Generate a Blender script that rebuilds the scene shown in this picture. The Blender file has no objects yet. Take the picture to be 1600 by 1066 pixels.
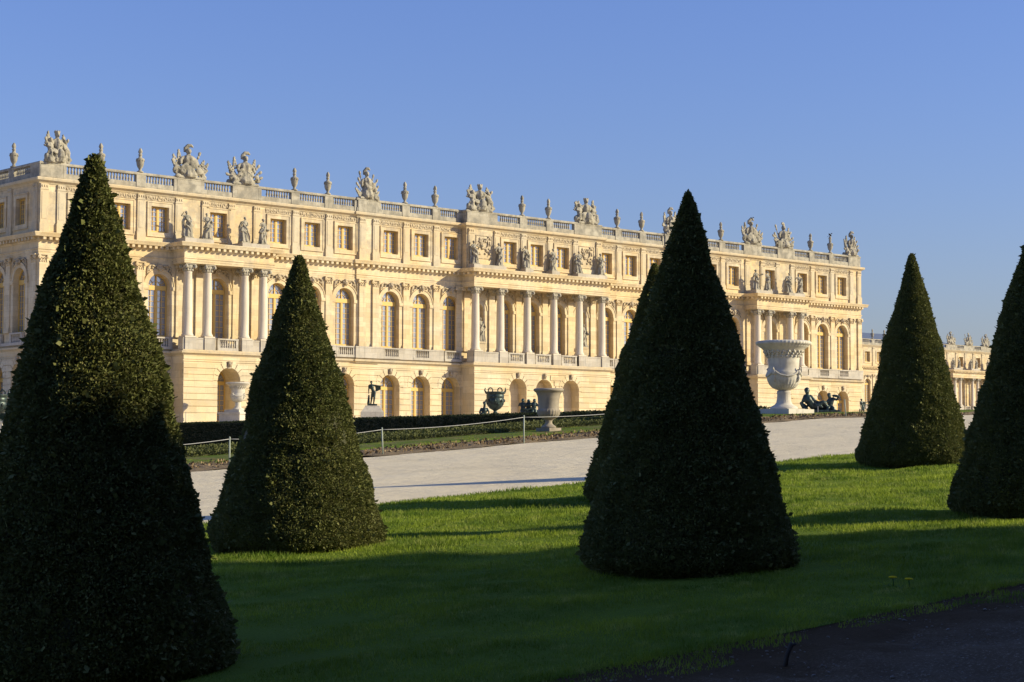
import bpy, bmesh, math, random
import numpy as np
from mathutils import Vector, Matrix, noise
random.seed(7); rng=np.random.default_rng(11)
PI=math.pi
sc=bpy.context.scene; C=sc.collection
# ------------------------------------------------------------------ helpers
def obj(name,me,mat=None,parent=None,loc=None,rz=0):
    if isinstance(me,bmesh.types.BMesh):
        bm=me; me=bpy.data.meshes.new(name); bm.to_mesh(me); bm.free()
    o=bpy.data.objects.new(name,me); C.objects.link(o)
    if mat is not None and not me.materials: me.materials.append(mat)
    if parent is not None: o.parent=parent
    if loc is not None: o.location=loc
    if rz: o.rotation_euler=(0,0,rz)
    return o
def tag(o,label,cat,group=None):
    o['label']=label; o['category']=cat
    if group: o['group']=group
    return o
def thing(name,label,cat,loc,rz=0,group=None):
    o=bpy.data.objects.new(name,None); C.objects.link(o); o.location=loc; o.rotation_euler=(0,0,rz)
    o.empty_display_size=.3
    return tag(o,label,cat,group)
def struct(name,me,mat,kind='structure'):
    o=obj(name,me,mat); o['kind']=kind; return o
def box(bm,x0,x1,y0,y1,z0,z1):
    v=[bm.verts.new(p) for p in ((x0,y0,z0),(x1,y0,z0),(x1,y1,z0),(x0,y1,z0),(x0,y0,z1),(x1,y0,z1),(x1,y1,z1),(x0,y1,z1))]
    for f in ((0,3,2,1),(4,5,6,7),(0,1,5,4),(1,2,6,5),(2,3,7,6),(3,0,4,7)): bm.faces.new([v[i] for i in f])
def lathe(bm,prof,seg=24,c=(0,0,0),mod=None,smooth=True):
    """prof: list (r,z) bottom to top; mod(phi,z,r)->r"""
    rings=[]
    for r,z in prof:
        rings.append([bm.verts.new((c[0]+(mod(2*PI*k/seg,z,r) if mod else r)*math.cos(2*PI*k/seg),c[1]+(mod(2*PI*k/seg,z,r) if mod else r)*math.sin(2*PI*k/seg),c[2]+z)) for k in range(seg)])
    for a,b in zip(rings,rings[1:]):
        for k in range(seg):
            f=bm.faces.new((a[k],a[(k+1)%seg],b[(k+1)%seg],b[k])); f.smooth=smooth
    bm.faces.new(list(reversed(rings[0]))); bm.faces.new(rings[-1])
def tube(bm,pts,rad,seg=8,flat=1.0):
    """closed tapered tube through pts"""
    pts=[Vector(p) for p in pts]; n=len(pts)
    if not isinstance(rad,(list,tuple)): rad=[rad]*n
    rings=[]; up=None
    for i,p in enumerate(pts):
        d=(pts[min(i+1,n-1)]-pts[max(i-1,0)]).normalized()
        if up is None or abs(d.dot(up))>.98: up=Vector((0,0,1)) if abs(d.z)<.9 else Vector((0,1,0))
        a=d.cross(up).normalized(); b=a.cross(d)
        up=b
        rings.append([bm.verts.new(p+(a*math.cos(2*PI*k/seg)+b*math.sin(2*PI*k/seg)*flat)*rad[i]) for k in range(seg)])
    for r0,r1 in zip(rings,rings[1:]):
        for k in range(seg):
            f=bm.faces.new((r0[k],r0[(k+1)%seg],r1[(k+1)%seg],r1[k])); f.smooth=True
    bm.faces.new(list(reversed(rings[0]))); bm.faces.new(rings[-1])
def ell(bm,c,r,rot=None,sub=2):
    if not isinstance(r,(list,tuple)): r=(r,r,r)
    M=Matrix.Translation(c)@(rot if rot else Matrix.Identity(4))@Matrix.Diagonal((r[0],r[1],r[2],1))
    g=bmesh.ops.create_icosphere(bm,subdivisions=sub,radius=1,matrix=M)
    for v in g['verts']:
        for f in v.link_faces: f.smooth=True
SCR2=bpy.data.scenes.new('carving')
def remesh(bm,vox,name='sculpt',rough=0):
    """fuse overlapping closed shapes into one continuous carved surface"""
    bmesh.ops.recalc_face_normals(bm,faces=bm.faces[:])
    me=bpy.data.meshes.new(name); bm.to_mesh(me); bm.free()
    o=bpy.data.objects.new(name+'_src',me); SCR2.collection.objects.link(o)
    m=o.modifiers.new('r','REMESH'); m.mode='VOXEL'; m.voxel_size=vox; m.use_smooth_shade=True
    with bpy.context.temp_override(scene=SCR2,view_layer=SCR2.view_layers[0]):
        dg=bpy.context.evaluated_depsgraph_get(); out=bpy.data.meshes.new_from_object(o.evaluated_get(dg)); out.name=name
    bpy.data.objects.remove(o); bpy.data.meshes.remove(me)
    if rough:
        n=len(out.vertices); co_=np.empty(n*3,np.float32); no_=np.empty(n*3,np.float32)
        out.vertices.foreach_get('co',co_); out.vertex_normals.foreach_get('vector',no_); co_=co_.reshape(-1,3); no_=no_.reshape(-1,3)
        d=np.array([noise.noise(Vector(q)*9)+.6*noise.noise(Vector(q)*20) for q in co_],np.float32)*rough
        out.vertices.foreach_set('co',(co_+no_*d[:,None]).reshape(-1)); out.update()
    return out
def npmesh(name,verts,faces,k,smooth=False):
    me=bpy.data.meshes.new(name); nf=len(faces)//k
    me.vertices.add(len(verts)//3); me.vertices.foreach_set('co',verts)
    me.loops.add(len(faces)); me.loops.foreach_set('vertex_index',faces)
    me.polygons.add(nf); me.polygons.foreach_set('loop_start',np.arange(0,nf*k,k,dtype=np.int32))
    me.polygons.foreach_set('loop_total',np.full(nf,k,dtype=np.int32))
    me.update(calc_edges=True); me.validate(); return me
# ------------------------------------------------------------------ materials
class NT:
    def __init__(s,name):
        s.m=bpy.data.materials.new(name); s.m.use_nodes=True; s.t=s.m.node_tree; s.t.nodes.clear()
        s.out=s.n('ShaderNodeOutputMaterial'); s.b=s.n('ShaderNodeBsdfPrincipled'); s.l(s.b,0,s.out,0)
        s.geo=s.n('ShaderNodeNewGeometry')
    def n(s,t,**k):
        x=s.t.nodes.new(t)
        for a,b in k.items(): setattr(x,a,b)
        return x
    def l(s,a,i,b,j): s.t.links.new(a.outputs[i],b.inputs[j])
    def noise(s,scale,detail=4,rough=.55,vec=None):
        x=s.n('ShaderNodeTexNoise'); x.inputs['Scale'].default_value=scale; x.inputs['Detail'].default_value=detail; x.inputs['Roughness'].default_value=rough
        if vec is None: s.l(s.geo,'Position',x,'Vector')
        else: s.l(vec[0],vec[1],x,'Vector')
        return x
    def ramp(s,src,i,stops):
        x=s.n('ShaderNodeValToRGB'); e=x.color_ramp.elements
        while len(e)>len(stops): e.remove(e[-1])
        while len(e)<len(stops): e.new(.5)
        for q,(p,c) in zip(e,stops): q.position=p; q.color=(*c,1) if len(c)==3 else c
        s.l(src,i,x,0); return x
    def mix(s,a,b,fac,kind='MIX'):
        x=s.n('ShaderNodeMix',data_type='RGBA',blend_type=kind)
        for src,j in ((fac,0),(a,6),(b,7)):
            if isinstance(src,tuple) and hasattr(src[0],'outputs'): s.l(src[0],src[1],x,j)
            elif j==0: x.inputs[0].default_value=src
            else: x.inputs[j].default_value=(*src,1)
        return (x,2)
    def map(s,vec,scale):
        x=s.n('ShaderNodeVectorMath',operation='MULTIPLY'); s.l(vec[0],vec[1],x,0); x.inputs[1].default_value=scale; return (x,0)
    def bump(s,src,i,st,dist=.02,prev=None):
        x=s.n('ShaderNodeBump'); x.inputs['Strength'].default_value=st; x.inputs['Distance'].default_value=dist
        s.l(src,i,x,'Height')
        if prev: s.l(prev,0,x,'Normal')
        s.l(x,0,s.b,'Normal'); return x
    def col(s,c):
        if isinstance(c[0],(float,int)): s.b.inputs['Base Color'].default_value=(*c,1)
        else: s.l(c[0],c[1],s.b,'Base Color')
    def set(s,rough=.8,spec=.3,metal=0):
        s.b.inputs['Roughness'].default_value=rough; s.b.inputs['Specular IOR Level'].default_value=spec; s.b.inputs['Metallic'].default_value=metal
        return s.m
def stone(name,c1,c2,stain,amt=.5,blocks=True,bump=.25,bh=.42,bw=1.1,carved=0):
    t=NT(name)
    big=t.noise(.35,3); fine=t.noise(9,5,.65); mid=t.noise(1.7,4,.6); sz=t.n('ShaderNodeSeparateXYZ'); t.l(t.geo,'Position',sz,0); hz=t.n('ShaderNodeMapRange'); t.l(sz,2,hz,0); hz.inputs[1].default_value=17.6; hz.inputs[2].default_value=19.2; hz.inputs[3].default_value=0; hz.inputs[4].default_value=1; ht=t.n('ShaderNodeMath',operation='MULTIPLY'); t.l(hz,0,ht,0); t.l(mid,0,ht,1)
    base=t.mix(c1,c2,(t.ramp(big,0,[(.35,(0,0,0)),(.65,(1,1,1))]),0))
    if blocks:
        sp=t.n('ShaderNodeSeparateXYZ'); t.l(t.geo,'Position',sp,0)
        ad=t.n('ShaderNodeMath',operation='ADD'); t.l(sp,0,ad,0); t.l(sp,1,ad,1)
        cb=t.n('ShaderNodeCombineXYZ'); t.l(ad,0,cb,0); t.l(sp,2,cb,1)
        br=t.n('ShaderNodeTexBrick'); t.l(cb,0,br,'Vector'); br.inputs['Scale'].default_value=1
        br.inputs['Brick Width'].default_value=bw; br.inputs['Row Height'].default_value=bh; br.inputs['Mortar Size'].default_value=.008
        br.inputs['Color1'].default_value=(1,1,1,1); br.inputs['Color2'].default_value=(.66,.62,.56,1); br.inputs['Color1'].default_value=(1,1,1,1); br.inputs['Bias'].default_value=-.25; br.inputs['Mortar'].default_value=(.62,.55,.45,1)
        base=t.mix(base,(br,0),.7,'MULTIPLY')
    base=t.mix(base,stain,(t.ramp(mid,0,[(.48,(0,0,0)),(.72,(amt,amt,amt))]),0))
    if blocks: base=t.mix(base,tuple(x*.92 for x in stain),(t.ramp(ht,0,[(.38,(0,0,0)),(.62,(.6,.6,.6))]),0))
    # rain streaks
    vs=t.map((t.geo,'Position'),(2.2,2.2,.28)); st=t.noise(1.6,4,.6,vs)
    base=t.mix(base,tuple(x*.62 for x in stain),(t.ramp(st,0,[(.55,(0,0,0)),(.75,(amt*.8,)*3)]),0))
    base=t.mix(base,(.80,.77,.72),(t.ramp(fine,0,[(.3,(.35,.35,.35)),(.7,(0,0,0))]),0),'MULTIPLY')
    t.col(base); b=t.bump(fine,0,bump,.02)
    if carved:
        vo=t.n('ShaderNodeTexVoronoi',feature='SMOOTH_F1'); vo.inputs['Scale'].default_value=6; t.l(t.geo,'Position',vo,'Vector')
        t.bump(vo,0,carved,.12,b)
    return t.set(.85,.2)
M={}
M['stone']=stone('golden_limestone',(.70,.535,.30),(.69,.59,.41),(.44,.37,.27),.6)
M['stone_gf']=stone('golden_limestone_base',(.69,.545,.32),(.69,.59,.41),(.48,.41,.30),.45,bh=.56,bw=1.6)
M['trim']=stone('moulded_limestone',(.61,.48,.29),(.57,.49,.35),(.38,.34,.27),.6,blocks=False)
M['pale']=stone('weathered_pale_stone',(.44,.40,.32),(.47,.435,.35),(.23,.215,.18),.65,bh=.6,bw=1.4)
M['balc']=stone('balcony_stone',(.48,.44,.37),(.53,.48,.40),(.33,.31,.28),.6,bh=.5,bw=1.3)
M['column']=stone('column_marble',(.64,.56,.44),(.67,.59,.47),(.54,.47,.37),.3,blocks=False,bump=.05)
M['statue']=stone('statue_stone',(.34,.31,.245),(.40,.365,.285),(.12,.115,.09),.85,blocks=False,bump=.3)
M['carved']=stone('carved_limestone',(.48,.385,.25),(.45,.375,.265),(.30,.255,.195),.6,blocks=False,carved=.9)
M['marble']=stone('white_marble',(.56,.52,.43),(.62,.58,.48),(.33,.29,.23),.6,blocks=False,bump=.08)
M['urnstone']=stone('grey_urn_stone',(.30,.255,.19),(.36,.31,.235),(.16,.14,.105),.75,blocks=False,bump=.15)
t=NT('ochre_paint'); n=t.noise(3); t.col(t.mix((.58,.36,.075),(.64,.43,.13),(n,0))); M['ochre']=t.set(.5,.4)
def glass(name,base,dark):
    t=NT(name); v=t.map((t.geo,'Position'),(1.9,1.9,1.6)); vo=t.n('ShaderNodeTexVoronoi',feature='F1'); vo.inputs['Scale'].default_value=1.3
    t.l(v[0],v[1],vo,'Vector')
    t.col(t.mix(base,dark,(t.ramp(vo,'Color',[(.55,(0,0,0)),(1,(.7,.7,.7))]),0)))
    nz=t.noise(1.3,2); t.bump(nz,0,.02,.05); return t.set(.05,.6,.42)
M['glass']=glass('window_glass',(.35,.37,.41),(.27,.28,.30))
t=NT('slate'); n=t.noise(2,5); t.col(t.mix((.09,.11,.15),(.15,.18,.23),(n,0))); M['slate']=t.set(.5,.4)
t=NT('lead'); n=t.noise(.6,5); t.col(t.mix((.22,.22,.22),(.32,.31,.30),(n,0))); M['lead']=t.set(.7,.3)
t=NT('green_bronze'); n=t.noise(4,5); n2=t.noise(11,4)
c=t.mix((.014,.021,.018),(.045,.08,.068),(t.ramp(n,0,[(.42,(0,0,0)),(.7,(1,1,1))]),0)); t.col(t.mix(c,(.085,.13,.11),(t.ramp(n2,0,[(.58,(0,0,0)),(.75,(.8,.8,.8))]),0))); t.bump(n2,0,.2,.02); M['bronze']=t.set(.42,.5,.35)
def leafmat(name,c1,c2,tip,scale=1.0,transl=.15):
    t=NT(name); n=t.noise(1.1,3); n2=t.noise(26*scale,3,.7)
    b=t.mix(c1,c2,(t.ramp(n,0,[(.35,(0,0,0)),(.65,(1,1,1))]),0)); b=t.mix(b,tip,(t.ramp(n2,0,[(.52,(0,0,0)),(.70,(.85,.85,.85))]),0))
    t.col(b); m=t.set(.6,.14)
    if transl:
        tr=t.n('ShaderNodeBsdfTranslucent'); t.l(b[0],b[1],tr,0); mx=t.n('ShaderNodeMixShader'); mx.inputs[0].default_value=transl
        t.l(t.b,0,mx,1); t.l(tr,0,mx,2); t.l(mx,0,t.out,0)
    return m
M['yew']=leafmat('yew_foliage',(.12,.135,.040),(.15,.16,.048),(.22,.19,.08),1,.15)
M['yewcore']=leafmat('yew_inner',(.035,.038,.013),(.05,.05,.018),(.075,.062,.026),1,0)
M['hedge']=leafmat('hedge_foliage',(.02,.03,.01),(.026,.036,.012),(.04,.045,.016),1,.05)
M['box']=leafmat('box_foliage',(.075,.085,.025),(.095,.105,.03),(.14,.14,.05),1,.15)
M['tree']=leafmat('tree_foliage',(.03,.05,.015),(.05,.07,.02),(.08,.09,.03),.3,.2)
t=NT('bark'); n=t.noise(6,5); t.col(t.mix((.06,.045,.03),(.12,.09,.065),(n,0))); t.bump(n,0,.5,.05); M['bark']=t.set(.9,.1)
M['blade']=leafmat('grass_blades',(.11,.18,.018),(.30,.375,.036),(.40,.42,.11),.14,.4)
t=NT('lawn_turf'); n=t.noise(2.2,5,.65); n2=t.noise(30,4,.7); b=t.mix((.09,.14,.016),(.15,.21,.024),(n,0)); t.col(t.mix(b,(.10,.12,.03),(t.ramp(n2,0,[(.5,(0,0,0)),(.75,(.6,.6,.6))]),0))); t.bump(n2,0,.6,.03); M['turf']=t.set(.95,.05)
t=NT('bank_turf'); n=t.noise(1.6,6,.7); n2=t.noise(22,4,.7); b=t.mix((.075,.12,.018),(.11,.16,.022),(n2,0)); t.col(t.mix(b,(.16,.135,.06),(t.ramp(n,0,[(.45,(0,0,0)),(.62,(.85,.85,.85))]),0))); t.bump(n2,0,.6,.03); M['bankturf']=t.set(.95,.05)
def gravel(name,c1,c2,c3,sc1=.5,bs=.35):
    t=NT(name); n=t.noise(sc1,5,.6); g=t.noise(38,3,.8); s=t.map((t.geo,'Position'),(.45,3.2,1)); st=t.noise(.8,5,.65,s)
    b=t.mix(c1,c2,(t.ramp(n,0,[(.3,(0,0,0)),(.7,(1,1,1))]),0)); b=t.mix(b,c3,(t.ramp(g,0,[(.5,(0,0,0)),(.72,(.7,.7,.7))]),0))
    b=t.mix(b,tuple(x*.72 for x in c1),(t.ramp(st,0,[(.52,(0,0,0)),(.78,(.6,.6,.6))]),0))
    m2=t.noise(5,4,.7,s); b=t.mix(b,tuple(x*.62 for x in c1),(t.ramp(m2,0,[(.60,(0,0,0)),(.72,(.55,.55,.55))]),0))
    t.col(b); x=t.bump(g,0,bs,.02); x=t.bump(m2,0,.5,.06,x); t.bump(n,0,.5,.2,x); return t.set(.95,.1)
M['path']=gravel('pale_gravel',(.68,.58,.385),(.75,.65,.445),(.54,.455,.30))
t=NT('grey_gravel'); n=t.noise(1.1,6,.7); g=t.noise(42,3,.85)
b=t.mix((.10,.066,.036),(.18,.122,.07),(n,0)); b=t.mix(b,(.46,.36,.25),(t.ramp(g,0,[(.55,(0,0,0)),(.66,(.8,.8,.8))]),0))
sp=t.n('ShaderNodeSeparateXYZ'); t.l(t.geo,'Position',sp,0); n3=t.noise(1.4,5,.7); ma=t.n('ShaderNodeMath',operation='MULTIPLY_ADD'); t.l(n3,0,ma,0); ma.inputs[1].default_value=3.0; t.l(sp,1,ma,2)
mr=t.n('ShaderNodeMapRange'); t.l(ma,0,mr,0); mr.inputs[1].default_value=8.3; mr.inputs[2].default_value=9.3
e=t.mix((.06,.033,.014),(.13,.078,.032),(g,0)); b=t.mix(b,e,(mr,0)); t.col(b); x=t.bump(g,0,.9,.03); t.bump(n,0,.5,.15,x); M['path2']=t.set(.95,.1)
M['terrace']=gravel('terrace_gravel',(.60,.52,.40),(.66,.58,.45),(.5,.43,.33),.2)
M['dirt']=gravel('bare_earth',(.21,.155,.085),(.27,.20,.115),(.11,.085,.05),1.6,.8)
M['dryturf']=gravel('dry_turf',(.085,.095,.03),(.15,.12,.05),(.20,.155,.08),3,.8)
t=NT('leaf_litter'); n=t.noise(9,3); t.col((t.ramp(n,0,[(.35,(.08,.055,.03)),(.5,(.22,.15,.08)),(.65,(.33,.25,.14))]),0)); M['litter']=t.set(.8,.1)
t=NT('pebble'); n=t.noise(5); t.col(t.mix((.12,.10,.08),(.36,.31,.25),(n,0))); M['pebble']=t.set(.8,.2)
t=NT('white_rope'); t.col((.45,.45,.43)); M['rope']=t.set(.7,.2)
t=NT('post_paint'); n=t.noise(12); t.col(t.mix((.27,.32,.25),(.38,.40,.33),(n,0))); M['post']=t.set(.6,.3)
t=NT('dandelion_yellow'); t.col((.85,.62,.01)); M['yellow']=t.set(.7,.2)
t=NT('plant_green'); t.col((.05,.12,.02)); M['green']=t.set(.7,.2)
t=NT('dark_feathers'); t.col((.02,.02,.022)); M['bird']=t.set(.6,.3)
t=NT('old_wood'); n=t.noise(9); t.col(t.mix((.05,.045,.04),(.09,.08,.07),(n,0))); M['wood']=t.set(.9,.1)
# ------------------------------------------------------------------ camera
TH=math.atan2(3134,2833); f=2833.
Fh=Vector((math.cos(TH),math.sin(TH),0)); Rt=Vector((math.sin(TH),-math.cos(TH),0)); Up=Vector((0,0,1))
pitch=math.atan((697.1-533)/f); roll=math.atan(.0026)
fw=Fh*math.cos(pitch)+Up*math.sin(pitch); up=Up*math.cos(pitch)-Fh*math.sin(pitch)
c_,s_=math.cos(roll),math.sin(roll)
cr=Rt*c_+up*s_; cu=up*c_-Rt*s_
cam=bpy.data.cameras.new('camera'); cam.sensor_width=36; cam.lens=f/1600*36; cam.clip_end=6000; cam.clip_start=.1
co=bpy.data.objects.new('camera',cam); C.objects.link(co)
mw=Matrix((( cr.x,cu.x,-fw.x,0),(cr.y,cu.y,-fw.y,0),(cr.z,cu.z,-fw.z,2.),(0,0,0,1))); co.matrix_world=mw
sc.camera=co
SCR=math.atan2(Rt.y,Rt.x)      # heading of the view's right-hand side
def at(px,t):                   # ground point on the line of sight of column px at distance t across the garden
    d=Fh*f+Rt*(px-800); return d.x/d.y*t
# ------------------------------------------------------------------ terrain
def ss(a,b,x):
    x=min(1,max(0,(x-a)/(b-a))); return x*x*(3-2*x)
def prof(s):
    if s<-14: return -.91
    if s<=44: return .065*s
    return min(3.75,2.86+.026*(s-44))
def und(s,t):
    return .06*noise.noise(Vector((s*.45,t*.8,9)))*ss(8.8,10,t)*(1-ss(20.4,21.4,t))
def hedge_s(t): return 53+(t-39.7)*.2112
def zf(s,t):
    p=prof(s)
    if 34.7<t<60: p+=.07*ss(34.8,35.8,t)+.02*ss(35.8,37.2,t)-.09*ss(43.4,45,t)
    if t<=43.4: return p
    low=min(p,1.0)
    k=ss(hedge_s(t)+.5,hedge_s(t)+1.6,s)
    z=low+(p-low)*k
    z=z+(max(z,3.2)-z)*ss(110,116,t)
    j=ss(43.4,45.5,t)
    return p+(z-p)*j
def sheet(name,ss_,tt,mat,off,kind='structure',wob=None,edge=0,rough=0,rough2=0):
    vs=[];n=len(tt)
    for i,s in enumerate(ss_):
        for j,t in enumerate(tt):
            tt_=t
            if wob and j in (0,n-1): tt_=t+wob*(noise.noise(Vector((s*.5,t,0)))+.6*noise.noise(Vector((s*2.1,t,3))))
            z=zf(s,tt_)+off+(und(s,tt_) if name=='lawn' else 0)
            if edge and 0<j<n-1: z+=edge
            if rough2: z+=rough2*(noise.noise(Vector((s*1.8,t*2.5,0)))+.6*noise.noise(Vector((s*5,t*6,2))))
            if rough: z+=rough*(noise.noise(Vector((s*1.6,t*2.2,0)))+.5*noise.noise(Vector((s*4.5,t*4.5,5))))*ss(2,5,t)*(1-ss(7.8,8.35,t))
            vs.append((s,tt_,z))
    fs=[]
    for i in range(len(ss_)-1):
        for j in range(n-1):
            a=i*n+j; fs.append((a,a+n,a+n+1,a+1))
    me=bpy.data.meshes.new(name); me.from_pydata(vs,[],fs); me.update()
    for p in me.polygons: p.use_smooth=True
    return struct(name,me,mat,kind)
def fr(a,b,d): return list(np.arange(a,b+1e-6,d))
S1=[-3000,-400,-100,-60]+fr(-40,90,1.0)+[100,120,150,200,300,500,1000,4000]
T1=[-3000,-400,-100,-40]+fr(-30,125,1.0)+[130,150,200,300,600,1500,4000]
sheet('ground',S1,T1,M['dryturf'],-.09)
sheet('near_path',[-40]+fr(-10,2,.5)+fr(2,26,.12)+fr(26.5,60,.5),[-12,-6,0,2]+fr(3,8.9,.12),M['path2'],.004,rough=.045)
sheet('lawn',[-30]+fr(-8,62,.4),[8.4,8.6]+fr(9.0,21.2,.4)+[21.5,21.65],M['turf'],.008,wob=.14,edge=.022)
sheet('gravel_path',[-40]+fr(0,44,.5)+fr(45,90,3),[21.45]+fr(22.5,34,1.15)+[34.9],M['path'],.004,wob=.1)
sheet('dirt_edge',fr(0,64,.2),[34.5,34.8,35.0,35.2,35.4,35.6,35.8,36.0,36.2],M['dirt'],.012,wob=.3,edge=.03,rough2=.05)
sheet('grass_verge',fr(0,64,.2),[35.75,35.85]+fr(36.0,42.5,.4)+[42.9],M['bankturf'],.03,wob=.22,edge=.05)
# terrace gravel beyond the hedge
def terrace():
    vs=[];fs=[];T=fr(44,200,2)+[230,300,400]
    U=[0,1,3,6,10,20,40,80,160,400]
    for t in T:
        for u in U:
            s=hedge_s(min(t,119))+1.7+u; vs.append((s,t,zf(s,t)+.006))
    n=len(U)
    for i in range(len(T)-1):
        for j in range(n-1): a=i*n+j; fs.append((a,a+1,a+n+1,a+n))
    me=bpy.data.meshes.new('terrace'); me.from_pydata(vs,[],fs); struct('terrace',me,M['terrace'])
terrace()
sheet('parterre_gravel',fr(-60,45,5)+fr(46,66,1),fr(47,120,1.5)+[130,160,200],M['terrace'],.006)  # parterre gravel out of view, added to bounce light onto the shaded side wall
# grass blades: nobody could count them
def grass(name,n,region,hgt,wid,mat):
    u=rng.random(n*4); v=rng.random(n*4)
    s0,s1,t0,t1=region; s=s0+(s1-s0)*u; t=t0+(t1-t0)*v
    X=s*Rt.x+t*Rt.y; Z=s*Fh.x+t*Fh.y
    if name=='edge_grass': ok0=np.array([noise.noise(Vector((a*1.1,b*2,4)))+.35*(8.6-b)*-1>-.22 for a,b in zip(s,t)])
    else: ok0=np.ones(len(s),bool)
    ok=ok0&(Z>5)&(np.abs(X-1.2)<.34*Z+4.5)
    pr=np.clip(14./np.maximum(Z,1),.18,1)**1.3; ok&=rng.random(n*4)<pr
    s=s[ok][:n]; t=t[ok][:n]; Z=Z[ok][:n]; k=len(s)
    z=np.array([zf(a,b)+und(a,b) for a,b in zip(s,t)])+.02
    cl=np.array([noise.noise(Vector((a*1.3,b*1.3,0))) for a,b in zip(s,t)])
    H=hgt*(.6+.6*rng.random(k))*(1+.9*cl)*np.clip(Z/18,.8,1.1); W=wid*(.6+.7*rng.random(k))*np.clip(Z/14,.8,2.2)
    a=rng.random(k)*2*PI; dx=np.cos(a)*W; dy=np.sin(a)*W
    la=rng.random(k)*2*PI; L=H*(.2+.6*rng.random(k)); lx=np.cos(la)*L; ly=np.sin(la)*L
    V=np.empty((k,3,3)); V[:,0]=np.stack([s-dx,t-dy,z],1); V[:,1]=np.stack([s+dx,t+dy,z],1); V[:,2]=np.stack([s+lx,t+ly,z+H],1)
    me=npmesh(name,V.reshape(-1).astype(np.float32),np.arange(k*3,dtype=np.int32),3)
    o=obj(name,me,mat); o['kind']='stuff'; return o
g=grass('grass',560000,(0,60,8.3,21.6),.045,.0045,M['blade']); tag(g,'short mown green grass covering the lawn between the topiary cones','grass')
g=grass('edge_grass',9000,(2,26,7.75,8.5),.04,.005,M['blade']); tag(g,'sparse grass tufts creeping over the earth edge of the near path','grass')
g=grass('verge_grass',80000,(15,56,35.8,38.0),.05,.008,M['blade']); tag(g,'strip of green grass on the far bank of the pale gravel path','grass')
# fallen leaves on the earth bank
def litter():
    n=7000; s=rng.uniform(10,52,n); t=34.6+1.5*rng.beta(2.0,1.8,n); z=np.array([zf(a,b) for a,b in zip(s,t)])+.03+.02*rng.random(n)
    V=foliage_cards(np.stack([s,t,z],1),np.tile((0,-.3,.6),(n,1)),.065,77,.9)
    o=obj('fallen_leaves',npmesh('fallen_leaves',V.reshape(-1).astype(np.float32),np.arange(n*4,dtype=np.int32),4),M['litter']); o['kind']='stuff'; tag(o,'brown fallen leaves and bare earth along the far edge of the gravel path','leaves')
# small stones on the near path
def pebbles():
    bm=bmesh.new()
    for i in range(6500):
        s=random.uniform(5,22); t=random.uniform(2,8.5); X=s*Rt.x+t*Rt.y; Z=s*Fh.x+t*Fh.y
        if Z<7 or abs(X)>.31*Z: continue
        r=random.uniform(.003,.009)*(1.8 if random.random()<.06 else 1)
        bmesh.ops.create_icosphere(bm,subdivisions=1,radius=1,matrix=Matrix.Translation((s,t,zf(s,t)+.004))@Matrix.Rotation(random.random()*6,4,'Z')@Matrix.Diagonal((r*1.3,r,r*.6,1)))
    o=obj('pebbles',bm,M['pebble']); o['kind']='stuff'; tag(o,'small loose stones scattered on the dark near gravel path','pebbles')
pebbles()
# ------------------------------------------------------------------ topiary cones
PR=[(0,.012),(.012,.05),(.04,.085),(.16,.215),(.33,.40),(.49,.55),(.66,.715),(.82,.87),(.92,.985),(.965,1),(1,.90)]
def prad(h):   # h: 0 top .. 1 bottom
    for (a,ra),(b,rb) in zip(PR,PR[1:]):
        if h<=b: return ra+(rb-ra)*(h-a)/(b-a)
    return PR[-1][1]
def foliage_cards(P,N,size,seed,spread=.9):
    r=np.random.default_rng(seed); k=len(P)
    D=N+spread*r.normal(size=(k,3)); D/=np.linalg.norm(D,axis=1)[:,None]
    A=np.cross(D,r.normal(size=(k,3))); A/=np.linalg.norm(A,axis=1)[:,None]
    L=(size*(.6+.9*r.random(k)))[:,None]; W=L*.32
    V=np.empty((k,4,3)); V[:,0]=P-A*W*.3; V[:,1]=P+D*L*.5+A*W; V[:,2]=P+D*L; V[:,3]=P+D*L*.5-A*W
    return V
HC=3.6
def make_crown(seed,n=300000):
    r=np.random.default_rng(seed); off=seed*7.3
    hs=[];
    h=r.random(n*2); keep=r.random(n*2)<np.array([max(prad(x),.10) for x in h]); h=h[keep][:n]; n=len(h)
    ph=r.random(n)*2*PI
    rad=np.array([prad(x) for x in h])
    cosp,sinp=np.cos(ph),np.sin(ph)
    z=(1-h)*HC
    lump=np.array([noise.noise(Vector((c*ra*2.2+off,s*ra*2.2,zz*2.2)))*.055+noise.noise(Vector((c*ra*6+off,s*ra*6,zz*6)))*.035 for c,s,ra,zz in zip(cosp,sinp,rad,z)])
    rr=rad+lump*np.clip(rad*2,.25,1)-r.random(n)**2*.04-.01
    P=np.stack([rr*cosp,rr*sinp,z],1); N=np.stack([cosp,sinp,np.full(n,.28)],1); N[h<.03]+=(0,0,1)
    V=foliage_cards(P,N,.0215,seed,1.2)
    # stray sprigs that stand proud of the clipped face
    m=n//110; idx=r.integers(0,n,m); V2=foliage_cards(P[idx]*(1.01,1.01,1),N[idx],.045,seed+1,.6)
    V=np.concatenate([V,V2]); k=len(V)
    return npmesh('crown',V.reshape(-1).astype(np.float32),np.arange(k*4,dtype=np.int32),4)
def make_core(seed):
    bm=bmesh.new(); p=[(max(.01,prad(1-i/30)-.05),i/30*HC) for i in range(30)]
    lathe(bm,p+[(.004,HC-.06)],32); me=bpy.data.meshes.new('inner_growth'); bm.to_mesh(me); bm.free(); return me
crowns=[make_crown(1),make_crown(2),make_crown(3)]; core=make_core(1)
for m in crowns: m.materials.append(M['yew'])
core.materials.append(M['yewcore'])
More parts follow.
